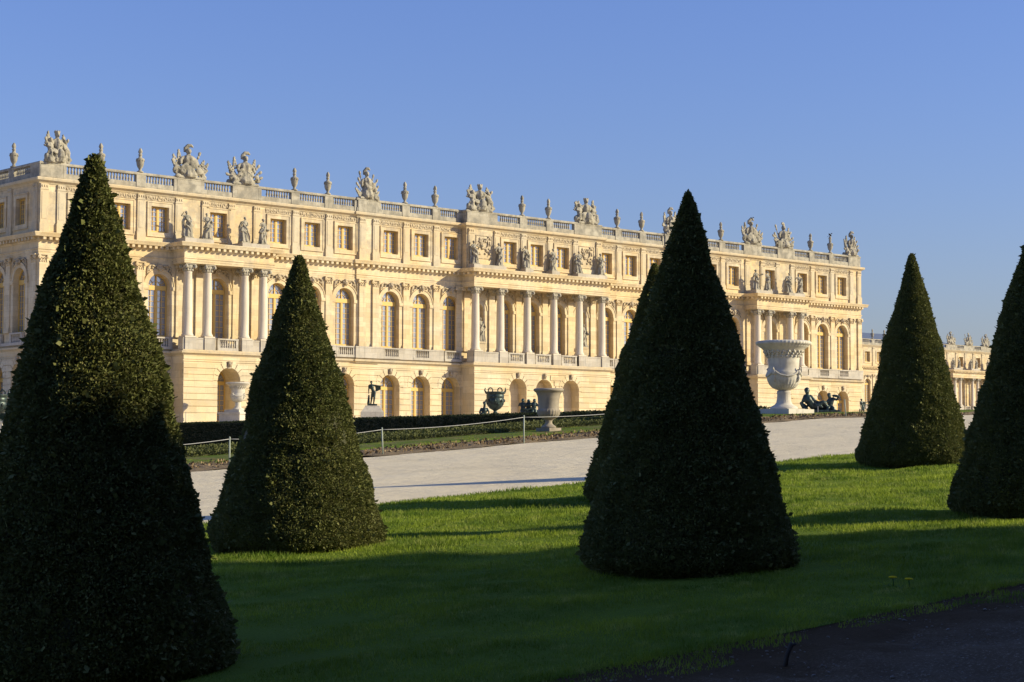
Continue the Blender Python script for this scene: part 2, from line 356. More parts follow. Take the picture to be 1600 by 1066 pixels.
def trunk_mesh():
    bm=bmesh.new(); tube(bm,[(0,0,-.1),(.01,0,.5),(0,.01,1.5),(0,0,3.2)],[.10,.085,.06,.015],8); me=bpy.data.meshes.new('trunk'); bm.to_mesh(me); bm.free(); me.materials.append(M['bark']); return me
trm=trunk_mesh()
def topiary(px,t,rad,h,k,rz,label,lean=0):
    s=at(px,t); r=thing('topiary_cone',label,'topiary',(s,t,zf(s,t)-.03),rz,'clipped yew cones on the lawn')
    if lean: r.rotation_euler=(0,lean,rz)
    q=(rad,rad,h/HC)
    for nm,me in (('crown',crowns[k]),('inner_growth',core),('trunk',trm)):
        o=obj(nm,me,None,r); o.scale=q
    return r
topiary(142,11.45,1.02,3.66,0,.3,'huge dark yew cone filling the left edge of the view, its upper right side sunlit')
topiary(466,17.35,1.01,3.44,1,1.2,'yew cone with sunlit olive right side, standing second from the left')
topiary(1076,11.7,1.02,3.62,2,2.2,'almost black yew cone in full shade, right of centre in front of another cone')
topiary(1023,17.95,1.02,3.42,0,3.9,'yew cone mostly hidden behind the big black shaded cone')
topiary(1427,18.45,.97,3.66,1,4.4,'smallest looking yew cone on the sunny lawn right of the white marble urn')
topiary(1624,11.65,1.02,3.5,0,5.5,'dark yew cone cut off by the right edge of the view')
# clipped trees behind and beside the viewer that shade the near lawn
def big_tree(s,t,h,rad,seed):
    r=thing('hornbeam_tree','tall hornbeam of the row along the near path, outside the view','tree',(s,t,zf(s,t)),seed,'hornbeam row along the near path')
    bm=bmesh.new(); tube(bm,[(0,0,-.2),(.1,0,2),(0,.1,h*.5),(0,0,h*.85)],[.3,.26,.2,.05],10)
    for k in range(9):
        a=k*2.4; z0=2+k*h*.07; tube(bm,[(0,0,z0),(math.cos(a)*rad*.4,math.sin(a)*rad*.4,z0+1),(math.cos(a)*rad*.8,math.sin(a)*rad*.8,z0+1.6)],[.12,.08,.02],6)
    obj('trunk',bm,M['bark'],r)
    g=np.random.default_rng(seed); n=16000; u=g.normal(size=(n,3)); u/=np.linalg.norm(u,axis=1)[:,None]
    R=g.random(n)**.4
    P=u*R[:,None]*np.array([rad,rad,h*.5])+np.array([0,0,h*.52])
    P[:,2]=np.clip(P[:,2],.3,None)
    V=foliage_cards(P,u,.5,seed,1.2)
    obj('crown',npmesh('crown',V.reshape(-1).astype(np.float32),np.arange(n*4,dtype=np.int32),4),M['tree'],r)
for i,(s,h) in enumerate([(-13,17),(-7,17.5),(-1,17),(4.5,17.5),(10,17),(14.5,14.5),(20.3,10.0),(25.6,10.2),(29.4,12.6)]):
    big_tree(s,-6.5+.3*(i%2),h,(5.2 if i<5 else 4.0) if i<7 else 2.9,i+20)
litter()
# ------------------------------------------------------------------ hedges
def hedge(name,label,cat,pts,width,top,bottom,mat,dens,size,seed):
    """pts: polyline (s,t); top(s,t), bottom(s,t)"""
    r=thing(name,label,cat,(pts[0][0],pts[0][1],bottom(*pts[0])))
    o0=Vector(r.location); bm=bmesh.new(); P=[];N=[]; g=np.random.default_rng(seed); prev=None
    a=Vector(pts[0]);b=Vector(pts[1]); d=(b-a).normalized(); nrm=Vector((d.y,-d.x)); L=(b-a).length; k=int(L/1.0)
    for i in range(k+1):
        p=a+(b-a)*(i/k); q=[]
        for off,e in ((0,1),(width,-1)):
            w=p-nrm*off
            zb=bottom(*p)-.1; zt=top(*p)
            q+= [bm.verts.new((w.x-o0.x+nrm.x*-.03*e,w.y-o0.y+nrm.y*-.03*e,zb-o0.z)),bm.verts.new((w.x-o0.x-nrm.x*.03*e,w.y-o0.y-nrm.y*.03*e,zt-.03-o0.z))]
        if prev:
            for i0,i1 in ((0,1),(1,3),(3,2)): bm.faces.new((prev[i0],q[i0],q[i1],prev[i1]))
        else: bm.faces.new((q[0],q[1],q[3],q[2]))
        prev=q
    bm.faces.new((prev[0],prev[1],prev[3],prev[2]))
    bmesh.ops.recalc_face_normals(bm,faces=bm.faces[:])
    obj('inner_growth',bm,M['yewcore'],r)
    hh=top(*pts[1])-bottom(*pts[1]); hh=max(hh,top(*pts[0])-bottom(*pts[0]))
    for face,area in (('front',L*hh),('top',L*width),('back',L*hh*.3),('end',width*hh)):
        n=int(area*dens)
        for _ in range(n):
            u=g.random(); p=a+(b-a)*u; zb=bottom(*p); zt=top(*p)
            if face=='front': w=p; z=zb+(zt-zb)*g.random(); nn=(nrm.x,nrm.y,.1)
            elif face=='top': w=p-nrm*(width*g.random()); z=zt; nn=(0,0,1)
            elif face=='back': w=p-nrm*width; z=zb+(zt-zb)*g.random(); nn=(-nrm.x,-nrm.y,.1)
            else:
                p=a if g.random()<.5 else b; w=p-nrm*(width*g.random()); z=bottom(*p)+(top(*p)-bottom(*p))*g.random(); nn=(-d.x,-d.y,0) if p is a else (d.x,d.y,0)
            P.append((w.x-o0.x,w.y-o0.y,z-o0.z+.02*g.normal())); N.append(nn)
    V=foliage_cards(np.array(P),np.array(N),size,seed,.9)
    obj('foliage',npmesh('foliage',V.reshape(-1).astype(np.float32),np.arange(len(V)*4,dtype=np.int32),4),mat,r)
low=lambda s,t:1.0
hedge('tall_hedge','long black looking clipped hedge below the palace, level along its top','hedge',[(hedge_s(118),118),(hedge_s(46.5),46.5)],1.1,
      lambda s,t:3.50+.035*noise.noise(Vector((t*.25,0,0))),lambda s,t:min(zf(hedge_s(t)-.5,t),1.0) if t<110 else 1.0,M['hedge'],420,.075,5)
hedge('box_hedge','low sunlit box hedge nearest the grass bank of the gravel path','hedge',[(12,37.9),(42.5,37.9)],1.3,
      lambda s,t:zf(s,t)+.14+.02*noise.noise(Vector((s*.8,0,0))),zf,M['box'],1500,.05,6)
hedge('box_hedge','low box hedge in the second row, just before the tall black hedge','hedge',[(12,41.0),(50,41.0)],1.6,
      lambda s,t:zf(s,t)+.07+.02*noise.noise(Vector((s*.8,4,0))),zf,M['box'],800,.08,8)
# ------------------------------------------------------------------ sculpture kit
def figure(seed,lh,rh,sway=.06,robe=1.0,attr=None,nude=False):
    """standing draped figure about 2.15 high facing -y; lh, rh = hand positions"""
    bm=bmesh.new(); r=random.Random(seed); H=2.15; q=H/7.6; sway*=1.7
    hip=Vector((sway,0,H*.52)); ch=Vector((-sway*.5,.0,H*.72)); sh=H*.80; hd=Vector((-sway*.8+r.uniform(-.03,.03),-.02,H*.925))
    # legs
    for sx,kn in ((-1,.02),(1,-.10)):
        tube(bm,[hip+Vector((sx*.09,0,0)),Vector((sx*.11+sway*.5,kn-.03,H*.28)),Vector((sx*.12,.03,.10)),Vector((sx*.12,.0,.03))],[.13,.095,.06,.05],8)
        ell(bm,(sx*.12,-.06,.04),(.055,.13,.04))
    # pelvis, ribs, shoulders, neck
    ell(bm,hip,(.20,.15,.17)); ell(bm,ch,(.20,.145,.22)); ell(bm,(ch+hip)/2,(.155,.12,.2))
    tube(bm,[Vector((-.22+ch.x,0,sh)),Vector((ch.x,.01,sh+.03)),Vector((.22+ch.x,0,sh))],[.075,.10,.075],8)
    tube(bm,[Vector((ch.x,0,sh)),hd-Vector((0,0,.1))],[.075,.06],8)
    ell(bm,hd,(.095,.115,.135)); ell(bm,hd+Vector((0,-.115,-.02)),(.018,.03,.03),sub=1); ell(bm,hd+Vector((0,.05,.04)),(.115,.115,.12)); ell(bm,hd+Vector((0,.13,.03)),(.06,.06,.06),sub=1)
    ell(bm,hd+Vector((0,-.09,-.085)),(.04,.035,.03),sub=1)
    for sx,hnd in ((-1,lh),(1,rh)):
        s0=Vector((ch.x+sx*.24,0,sh)); h=Vector(hnd); mid=(s0+h)/2; L=(h-s0).length; bend=max(0,.34**2-(L/2)**2)**.5
        out=Vector((sx*.8,.5,-.5)).normalized(); e=mid+out*min(bend,.25)
        tube(bm,[s0,e,h],[.078,.058,.038],8); ell(bm,h+(h-e).normalized()*.05,(.045,.035,.05),sub=1)
        for k in range(4): # fingers
            dd=(h-e).normalized(); tube(bm,[h+dd*.06,h+dd*.12+Vector(((k-1.5)*.018,-.01,-.01))],[.012,.009],5)
    sd_=-1 if seed%2 else 1
    if not nude:
        # drapery: folded skirt, loose edge and a cloak fall
        def skirt(z0,z1,r0,r1,cx0,cx1,n,ph,dep=.10):
            rings=[];K=36
            for j in range(9):
                u=j/8; z=z0+(z1-z0)*u; rr=r0+(r1-r0)*u; cx=cx0+(cx1-cx0)*u
                rings.append([bm.verts.new((cx+rr*1.08*math.cos(a)*(1+dep*(1-u*.5)*math.cos(n*a+ph+u*1.5)),rr*.86*math.sin(a)*(1+dep*(1-u*.5)*math.cos(n*a+ph+u*1.5)),z)) for a in [2*PI*k/K for k in range(K)]])
            for a,b in zip(rings,rings[1:]):
                for k in range(K): bm.faces.new((a[k],a[(k+1)%K],b[(k+1)%K],b[k]))
            bm.faces.new(list(reversed(rings[0]))); bm.faces.new(rings[-1])
        skirt(.05,hip.z+.12,.36*robe,.20,0,hip.x,7,seed,.18)
        skirt(hip.z-.22,hip.z+.16,.29*robe,.20,hip.x,hip.x*.5,5,seed*2,.2); tube(bm,[(-.30*sd_,-.12,hip.z-.25),(-.1*sd_,-.26,hip.z-.02),(.24*sd_,-.1,ch.z)],[.10,.09,.07],8); tube(bm,[(.28*sd_,-.14,hip.z-.1),(.05,-.28,hip.z-.4),(-.22*sd_,-.2,.35)],[.07,.07,.09],8)
        sd=-1 if seed%2 else 1
        tube(bm,[(sd*.24,.05,sh),(sd*.38,.1,1.25),(sd*.33,.12,.6),(sd*.38,.1,.08)],[.09,.14,.13,.15],8,.7)
        tube(bm,[(-.25*sd,-.08,hip.z+.28),(0,-.19,hip.z+.05),(.22*sd,-.12,hip.z-.02)],[.05,.06,.05],7)
    else:
        tube(bm,[(.2,.05,sh),(.35,.12,sh-.15),(.75,.10,sh-.02)],[.06,.08,.04],8); 
        for k in range(4): tube(bm,[(.3+k*.13,.1,sh-.05),(.33+k*.12,.13,sh-.55+.05*k)],[.06,.075],7,.5)
        tube(bm,[(-.34,.05,.0),(-.32,.05,.45),(-.3,.05,.85)],[.13,.10,.07],8)
        tube(bm,[(-.25,.03,.3),(-.38,-.03,.55),(-.26,0,.8)],[.03,.03,.02],6)
    if attr=='child': 
        ell(bm,(-.36,-.02,.35),(.10,.09,.20)); ell(bm,(-.36,-.04,.62),(.075,.08,.085)); tube(bm,[(-.36,0,.25),(-.38,-.05,.02)],[.07,.05],6); tube(bm,[(-.32,-.03,.48),(-.18,-.1,.62)],[.035,.03],6)
    elif attr=='staff': tube(bm,[Vector(rh)+Vector((.02,0,-1.2)),Vector(rh)+Vector((-.02,0,.7))],[.025,.02],6)
    elif attr=='rock': ell(bm,(.3,.05,.2),(.2,.18,.26)); ell(bm,(.33,.0,.48),(.12,.12,.14))
    elif attr=='basket': lathe(bm,[(.08,0),(.15,.06),(.16,.14),(.1,.16)],12,(rh[0],rh[1]-.1,rh[2]))
    box(bm,-.42,.42,-.28,.28,-.10,.05)
    return remesh(bm,.028,'carved_figure',.008)
def trophy(seed,kind='arms'):
    """piled arms: cuirass under a plumed helmet, flags, shields"""
    r=random.Random(seed); bm=bmesh.new(); lean=r.uniform(-.12,.12)
    # torso
    lathe(bm,[(.62,.0),(.70,.2),(.58,.5),(.42,.75),(.36,.92),(.45,1.2),(.50,1.42),(.38,1.62),(.17,1.72)],24,(lean,0,0),lambda p,z,q:q*(1+.09*math.cos(7*p+seed+z*2)))
    tube(bm,[(lean,0,1.65),(lean,-.02,1.88)],[.17,.15]); ell(bm,(lean,-.02,2.02),(.21,.25,.23)); ell(bm,(lean,-.22,1.95),(.11,.09,.14),sub=1)
    sd=r.choice((-1,1))
    if kind=='arms':
        tube(bm,[(lean+sd*.24,.15,1.95),(lean+sd*.2,.15,2.25),(lean,.05,2.45),(lean-sd*.2,-.05,2.46),(lean-sd*.36,-.1,2.34)],[.09,.14,.16,.13,.06],8)
    else:
        for k in range(6): a=k*PI/3; ell(bm,(lean+.2*math.cos(a),.18*math.sin(a),2.2),(.09,.09,.13),sub=1)
    for s in (-1,1):
        tube(bm,[(lean+s*.38,0,1.5),(lean+s*.66,-.05,1.3),(lean+s*.74,-.2,.95)],[.17,.15,.10],8)
    # fan of flags, quivers and bundled rods, each a thick fold of cloth on a pole
    for s in (-1,1):
        nn=4 if kind=='arms' else 2
        for k in range(nn):
            a=.36+.25*k+r.uniform(-.06,.06); L=r.uniform(2.05,2.35)-.22*k; y=.12-.08*k
            d=Vector((s*math.sin(a),0,math.cos(a))); p0=Vector((s*.15,y,.05)); p1=p0+d*L
            tube(bm,[p0,p1],[.06,.045],6)
            q=Vector((d.z,0,-d.x))*s
            m=r.random()
            if m<.6:
                for j in range(5):
                    w=.06+.085*j; u0=p1-d*(.08+.20*j); tube(bm,[u0-q*.05,u0+q*w+Vector((0,.03,-.02)),u0+q*(w+.07)-d*.2],[.085,.11,.07],7,.7)
            else: ell(bm,p1-d*.1,(.13,.10,.20),Matrix.Rotation(s*a,4,'Y')); ell(bm,p1-d*.4,(.12,.10,.14),sub=1)
    # shields and helmets heaped at the foot
    for k in range(12):
        x=r.uniform(-1.15,1.15); z=r.uniform(.1,1.05)*(1-abs(x)*.5); rr=r.uniform(.20,.38)
        M_=Matrix.Rotation(r.uniform(-.6,.6),4,'X')@Matrix.Rotation(r.uniform(-.8,.8),4,'Y')
        ell(bm,(x,r.uniform(-.40,-.1),z+.15),(rr,.11,rr*r.uniform(.8,1.3)),M_)
        ell(bm,(x,r.uniform(-.50,-.35),z+.15),(.07,.07,.07),sub=1)
    for k in range(12): ell(bm,(r.uniform(-1.3,1.3),r.uniform(-.3,.35),r.uniform(.05,.5)),(r.uniform(.16,.30),r.uniform(.14,.3),r.uniform(.14,.30)))
    if kind=='figures': # seated winged figures either side of a shield
        for s in (-1,1):
            ell(bm,(s*.85,-.05,1.0),(.25,.22,.38)); ell(bm,(s*.82,-.1,1.55),(.15,.16,.18)); tube(bm,[(s*.8,0,.7),(s*1.05,-.35,.7),(s*1.0,-.38,.15)],[.24,.18,.12],8)
            tube(bm,[(s*.9,0,1.3),(s*1.2,-.1,1.1),(s*.9,-.25,1.0)],[.11,.09,.07],7)
            for w in range(5): tube(bm,[(s*.85,.1,1.0),(s*(1.05+.08*w),.16,1.95-.2*w)],[.09,.10],6,.6)
            ell(bm,(s*1.3,-.1,.3),(.22,.22,.26))
        lathe(bm,[(.02,0),(.32,.02),(.36,.1),(.3,.5),(.1,.7)],20,(0,-.45,.25))
    box(bm,-1.15,1.15,-.38,.38,-.1,.08)
    return remesh(bm,.04,'piled_arms',.02)
def flame_vase():
    bm=bmesh.new()
    lathe(bm,[(.26,0),(.26,.10),(.15,.13),(.11,.22),(.12,.30),(.20,.42),(.27,.62),(.30,.85),(.31,1.0),(.34,1.04),(.31,1.10),(.18,1.15),(.13,1.22),(.12,1.34),(.17,1.38),(.15,1.44),(.09,1.48),(.14,1.56),(.16,1.66),(.12,1.80),(.05,1.93)],24,
          mod=lambda p,z,q:q*(1+(.05*math.cos(10*p) if .35<z<.8 else 0)+(.12*math.cos(5*p+z*7) if z>1.5 else 0)))
    for k in range(10): a=k*PI/5; tube(bm,[(.30*math.cos(a),.30*math.sin(a),1.0),(.325*math.cos(a+.3),.325*math.sin(a+.3),.90),(.30*math.cos(a+.63),.30*math.sin(a+.63),1.0)],.035,6)
    me=bpy.data.meshes.new('flame_vase'); bm.to_mesh(me); bm.free(); me.materials.append(M['statue']); return me
TRM=[trophy(i) for i in range(1,6)]+[trophy(11,'figures'),trophy(12,'figures')]
FIG=[figure(1,(-.5,-.2,1.95),(.2,-.25,1.25),.08,1.05,'child'),figure(2,(-.10,-.30,1.42),(.40,-.2,1.2),.05,1.1,'rock'),
     figure(3,(-.46,-.1,1.2),(.1,-.30,1.4),-.07,1.1,'child'),figure(4,(-.2,-.25,1.5),(.48,-.05,1.1),-.05,1.0,'basket'),
     figure(5,(-.15,-.27,1.45),(.55,-.3,1.55),.09,.95,'basket'),figure(6,(-.48,-.1,1.2),(.15,-.3,1.62),.1,.9,'rock')]
for m in TRM+FIG: m.materials.append(M['statue'])
VAS=flame_vase()
# ------------------------------------------------------------------ palace kit (local x along the front, y away from the viewer)
def arch_wall(bm,o0,o1,z0,z1,y,op,depth,seg=14):
    """flat wall from o0..o1 with an opening: op=(centre,width,bottom,spring or top,arched)"""
    def q(a,b,c,d): bm.faces.new([bm.verts.new(p) for p in (a,b,c,d)])
    if not op: q((o0,y,z0),(o1,y,z0),(o1,y,z1),(o0,y,z1)); return
    c,w,b,s,ar=op; l=c-w/2; r=c+w/2
    q((o0,y,z0),(l,y,z0),(l,y,z1),(o0,y,z1)); q((r,y,z0),(o1,y,z0),(o1,y,z1),(r,y,z1))
    if b>z0: q((l,y,z0),(r,y,z0),(r,y,b),(l,y,b))
    if ar: P=[(c-w/2*math.cos(PI*k/seg),s+w/2*math.sin(PI*k/seg)) for k in range(seg+1)]
    else: P=[(l,s),(r,s)]
    for (x0,a0),(x1,a1) in zip(P,P[1:]):
        q((x0,y,a0),(x1,y,a1),(x1,y,z1),(x0,y,z1)); q((x0,y,a0),(x0,y+depth,a0),(x1,y+depth,a1),(x1,y,a1))
    q((l,y,b),(l,y+depth,b),(l,y+depth,s),(l,y,s)); q((r,y,b),(r,y,s),(r,y+depth,s),(r,y+depth,b)); q((l,y,b),(r,y,b),(r,y+depth,b),(l,y+depth,b))
def ring(bm,c,s,r0,r1,y0,y1,seg=16,a0=0,a1=PI):
    P=[]
    for k in range(seg+1):
        a=a0+(a1-a0)*k/seg; P.append([bm.verts.new((c-r*math.cos(a),y,s+r*math.sin(a))) for r,y in ((r0,y1),(r0,y0),(r1,y0),(r1,y1))])
    for A,B in zip(P,P[1:]):
        for i in range(4): bm.faces.new((A[i],A[(i+1)%4],B[(i+1)%4],B[i]))
def moulding(bm,path,profile,closed_back=True):
    """extrude profile (offset outward, z) along an orthogonal plan polyline (x,y), outward = right-hand side"""
    n=len(path); N=[]
    for i in range(n-1):
        d=Vector(path[i+1])-Vector(path[i]); d.normalize(); N.append(Vector((d.y,-d.x)))
    rings=[]
    for i,p in enumerate(path):
        if i==0: nn=N[0]
        elif i==n-1: nn=N[-1]
        else:
            nn=N[i-1]+N[i] if N[i-1].dot(N[i])<.5 else N[i]
        rings.append([bm.verts.new((p[0]+nn.x*o,p[1]+nn.y*o,z)) for o,z in profile])
    k=len(profile)
    for A,B in zip(rings,rings[1:]):
        for i in range(k): bm.faces.new((A[i],B[i],B[(i+1)%k],A[(i+1)%k]))
def mesh(bm,name,mat,recalc=True):
    if recalc: bmesh.ops.recalc_face_normals(bm,faces=bm.faces[:])
    me=bpy.data.meshes.new(name); bm.to_mesh(me); bm.free(); me.materials.append(mat); return me
def win_frames(w,z0,zs,rows,top_arch,tr=.14):
    """glazed casement: returns (frame, pane)"""
    bm=bmesh.new(); r=w/2
    fr_=.09
    box(bm,-r,-r+fr_,-.05,.05,z0,zs); box(bm,r-fr_,r,-.05,.05,z0,zs); box(bm,-r+fr_,r-fr_,-.05,.05,z0,z0+.14)
    box(bm,-.07,.07,-.075,.03,z0+.14,zs-tr)
    box(bm,-r+fr_,r-fr_,-.10,.05,zs-tr,zs+.08) if top_arch else box(bm,-r+fr_,r-fr_,-.05,.05,zs-.1,zs)
    for sx in (-1,1):
        box(bm,min(sx*.07,sx*.13),max(sx*.07,sx*.13),-.04,.03,z0+.14,zs-tr)
        xm=sx*(r-fr_+.13)/2; box(bm,xm-.018,xm+.018,-.03,.02,z0+.14,zs-tr)
    for k in range(1,rows):
        z=z0+.14+(zs-tr-z0-.14)*k/rows; box(bm,-r+fr_,r-fr_,-.032,.018,z-.018,z+.018)
    if top_arch:
        ring(bm,0,zs,r-.09,r,-.05,.05,16); ring(bm,0,zs,r*.42,r*.42+.035,-.03,.02,12); box(bm,-.05,.05,-.06,.03,zs+.08,zs+r-.08)
        for a in (PI*.25,PI*.75,PI*.13,PI*.87):
            d=Vector((math.cos(a),0,math.sin(a))); tube(bm,[Vector((0,-.01,zs))+d*r*.42,Vector((0,-.01,zs))+d*(r-.08)],.018,4)
    fm=mesh(bm,'window_frame',M['ochre'],False)
    bm=bmesh.new(); vs=[bm.verts.new((-r,.03,z0)),bm.verts.new((r,.03,z0))]
    if top_arch: vs+=[bm.verts.new((r*math.cos(PI*k/14),.03,zs+r*math.sin(PI*k/14))) for k in range(15)]
    else: vs+=[bm.verts.new((r,.03,zs)),bm.verts.new((-r,.03,zs))]
    bm.faces.new(vs); pm=mesh(bm,'pane',M['glass'],False); return fm,pm
B0=3.75
W_MAIN=win_frames(1.93,10.5,14.46,8,True,.28); W_GF=win_frames(2.1,3.85,7.06,7,True,.22); W_AT=win_frames(1.58,18.72,20.72,5,False,0)
def capital(bm,w,d,zc,h,y):
    """composite capital w wide, projecting d in front of y"""
    box(bm,-w/2-.10,w/2+.10,y-d-.10,y+.02,zc+h-.09,zc+h)
    box(bm,-w/2+.02,w/2-.02,y-d+.02,y+.02,zc,zc+h-.09)
    for s in (-1,1):
        for q,rr in ((0,.135),(-.03,.07)):
            bmesh.ops.create_cone(bm,cap_ends=True,segments=14,radius1=rr,radius2=rr,depth=.09,matrix=Matrix.Translation((s*(w/2+.01),y-d-.05+q,zc+h-.22))@Matrix.Rotation(PI/2,4,'X'))
        ell(bm,(s*w*.36,y-d-.03,zc+h-.42),(.05,.05,.09),sub=1)
    for k in range(5): ell(bm,((k-2)*w*.2,y-d-.03,zc+h-.24-.06*(2-abs(k-2))),(.06,.05,.06),sub=1)
    for k in range(4): ell(bm,((k-1.5)*w*.26,y-d,zc+.1),(.07,.05,.12),sub=1)
def pil_main():
    bm=bmesh.new(); w=.68
    box(bm,-w/2-.07,w/2+.07,-.23,.0,10.5,10.68); box(bm,-w/2-.04,w/2+.04,-.20,0,10.68,10.80); box(bm,-w/2,w/2,-.15,0,10.80,15.66)
    capital(bm,w,.15,15.66,.64,0); return mesh(bm,'pilaster',M['stone'])
def pil_attic():
    bm=bmesh.new(); w=.66
    box(bm,-w/2-.06,w/2+.06,-.17,0,17.9,18.62); box(bm,-w/2-.03,w/2+.03,-.15,0,18.62,18.72); 
    box(bm,-w/2,w/2,-.11,0,18.72,21.16); box(bm,-w/2+.12,w/2-.12,-.135,-.11,18.95,21.0)
    box(bm,-w/2-.03,w/2+.03,-.15,0,21.16,21.24); box(bm,-w/2+.02,w/2-.02,-.15,0,21.24,21.60)
    for k in range(3): ell(bm,((k-1)*.2,-.16,21.42),(.07,.05,.11),sub=1)
    return mesh(bm,'attic_pilaster',M['trim'])
def col_shaft():
    bm=bmesh.new(); r=.37
    box(bm,-.48,.48,-.48,.48,10.48,10.58)
    lathe(bm,[(.47,10.58),(.49,10.64),(.47,10.70),(.41,10.73),(.43,10.79),(.40,10.83),(r,10.86),(r,12.2),(r*.975,13.5),(r*.93,14.6),(r*.86,15.58),(r*.9,15.60),(r*.9,15.65)],28)
    return mesh(bm,'column_shaft',M['column'])
def col_cap():
    bm=bmesh.new(); lathe(bm,[(.31,15.65),(.34,15.9),(.42,16.05),(.40,16.2)],20)
    box(bm,-.47,.47,-.47,.47,16.2,16.3)
    for a in range(4):
        R_=Matrix.Rotation(a*PI/2,4,'Z')
        for s in (-1,1):
            p=R_@Vector((s*.40,-.40,16.06)); 
            bmesh.ops.create_cone(bm,cap_ends=True,segments=14,radius1=.15,radius2=.15,depth=.12,matrix=Matrix.Translation(p)@R_@Matrix.Rotation(PI/2,4,'X'))
        for k in range(3): ell(bm,R_@Vector(((k-1)*.2,-.36,15.98-.05*(1-abs(k-1)))),(.08,.06,.08),sub=1)
        for s in (-1,1): ell(bm,R_@Vector((s*.2,-.3,15.8)),(.09,.07,.13),sub=1)
    return mesh(bm,'capital',M['pale'])
def balust(n,w,z0,z1,r,name,mat,yc=0):
    bm=bmesh.new(); h=z1-z0
    for k in range(n):
        x=-w/2+w*(k+.5)/n
        lathe(bm,[(r,z0),(r,z0+h*.08),(r*.5,z0+h*.12),(r*1.05,z0+h*.34),(r*.8,z0+h*.52),(r*.45,z0+h*.78),(r*.8,z0+h*.84),(r*.9,z1)],8,(x,yc,0))
    return mesh(bm,name,mat)
def balcony():
    bm=bmesh.new(); w=1.5
    box(bm,-.98,.98,-.30,-.02,9.52,9.74); box(bm,-.98,.98,-.32,0,10.36,10.48); box(bm,-.98,-.76,-.28,-.04,9.74,10.36); box(bm,.76,.98,-.28,-.04,9.74,10.36)
    return mesh(bm,'balcony_rail',M['balc']), balust(7,1.5,9.74,10.36,.085,'baluster_row',M['balc'],-.16)
def keystone():
    bm=bmesh.new(); ell(bm,(0,-.20,15.86),(.17,.16,.24)); ell(bm,(0,-.34,15.86),(.05,.06,.07),sub=1); ell(bm,(0,-.2,16.08),(.22,.12,.12)); ell(bm,(0,-.25,15.66),(.10,.10,.10),sub=1)
    for s in (-1,1):
        ell(bm,(s*.2,-.14,15.9),(.10,.10,.18)); tube(bm,[(s*.22,-.08,16.1),(s*.48,-.08,16.02),(s*.72,-.07,16.12),(s*1.0,-.06,15.95),(s*1.08,-.05,15.6),(s*1.12,-.05,15.3)],[.06,.09,.06,.09,.07,.03],6)
        ell(bm,(s*.62,-.07,15.88),(.1,.06,.1),sub=1); ell(bm,(s*.9,-.07,15.72),(.09,.06,.12),sub=1)
    return mesh(bm,'carved_keystone',M['carved'])
def keystone_gf():
    bm=bmesh.new(); ell(bm,(0,-.14,8.42),(.15,.13,.21)); ell(bm,(0,-.24,8.40),(.05,.06,.06),sub=1); box(bm,-.17,.17,-.09,0.0,8.1,8.66); ell(bm,(0,-.12,8.62),(.2,.1,.08),sub=1)
    return mesh(bm,'mask_keystone',M['carved'])
PM,PA,CS,CC,KM,KG=pil_main(),pil_attic(),col_shaft(),col_cap(),keystone(),keystone_gf()
BR,BB=balcony()
PB=balust(9,2.3,22.52,23.10,.10,'baluster_row',M['pale'])
def relief():
    bm=bmesh.new(); r=random.Random(5); ring(bm,0,20.35,.42,.5,-.12,0,24,0,2*PI)
    for k in range(26): ell(bm,(r.uniform(-.75,.75),-.03,r.uniform(19.4,21.0)),(r.uniform(.08,.2),.09,r.uniform(.08,.22)),Matrix.Rotation(r.uniform(0,3),4,'Y'),1)
    box(bm,-1,1,-.05,0,18.95,19.0); box(bm,-1,1,-.05,0,21.02,21.07); box(bm,-1,-.95,-.05,0,19.0,21.02); box(bm,.95,1,-.05,0,19.0,21.02)
    return mesh(bm,'carved_relief',M['carved'])
RL=relief()
class Front:
    """places shared part meshes along one facade line"""
    def __init__(s,root,o=(0,0),rz=0): s.r=root;s.o=o;s.rz=rz;s.c=math.cos(rz);s.s=math.sin(rz)
    def put(s,name,me,x,y=0,z=0,parent=None):
        if parent is not None: return obj(name,me,None,parent)
        return obj(name,me,None,s.r,(s.o[0]+x*s.c-y*s.s,s.o[1]+x*s.s+y*s.c,z-B0),s.rz)
    def window(s,pair,x,y):
        f_=s.put('window',pair[0],x,y); s.put('pane',pair[1],0,0,0,f_)
    def bake(s,name,bm,mat):
        me=mesh(bm,name,mat); return s.put(name,me,0,0)
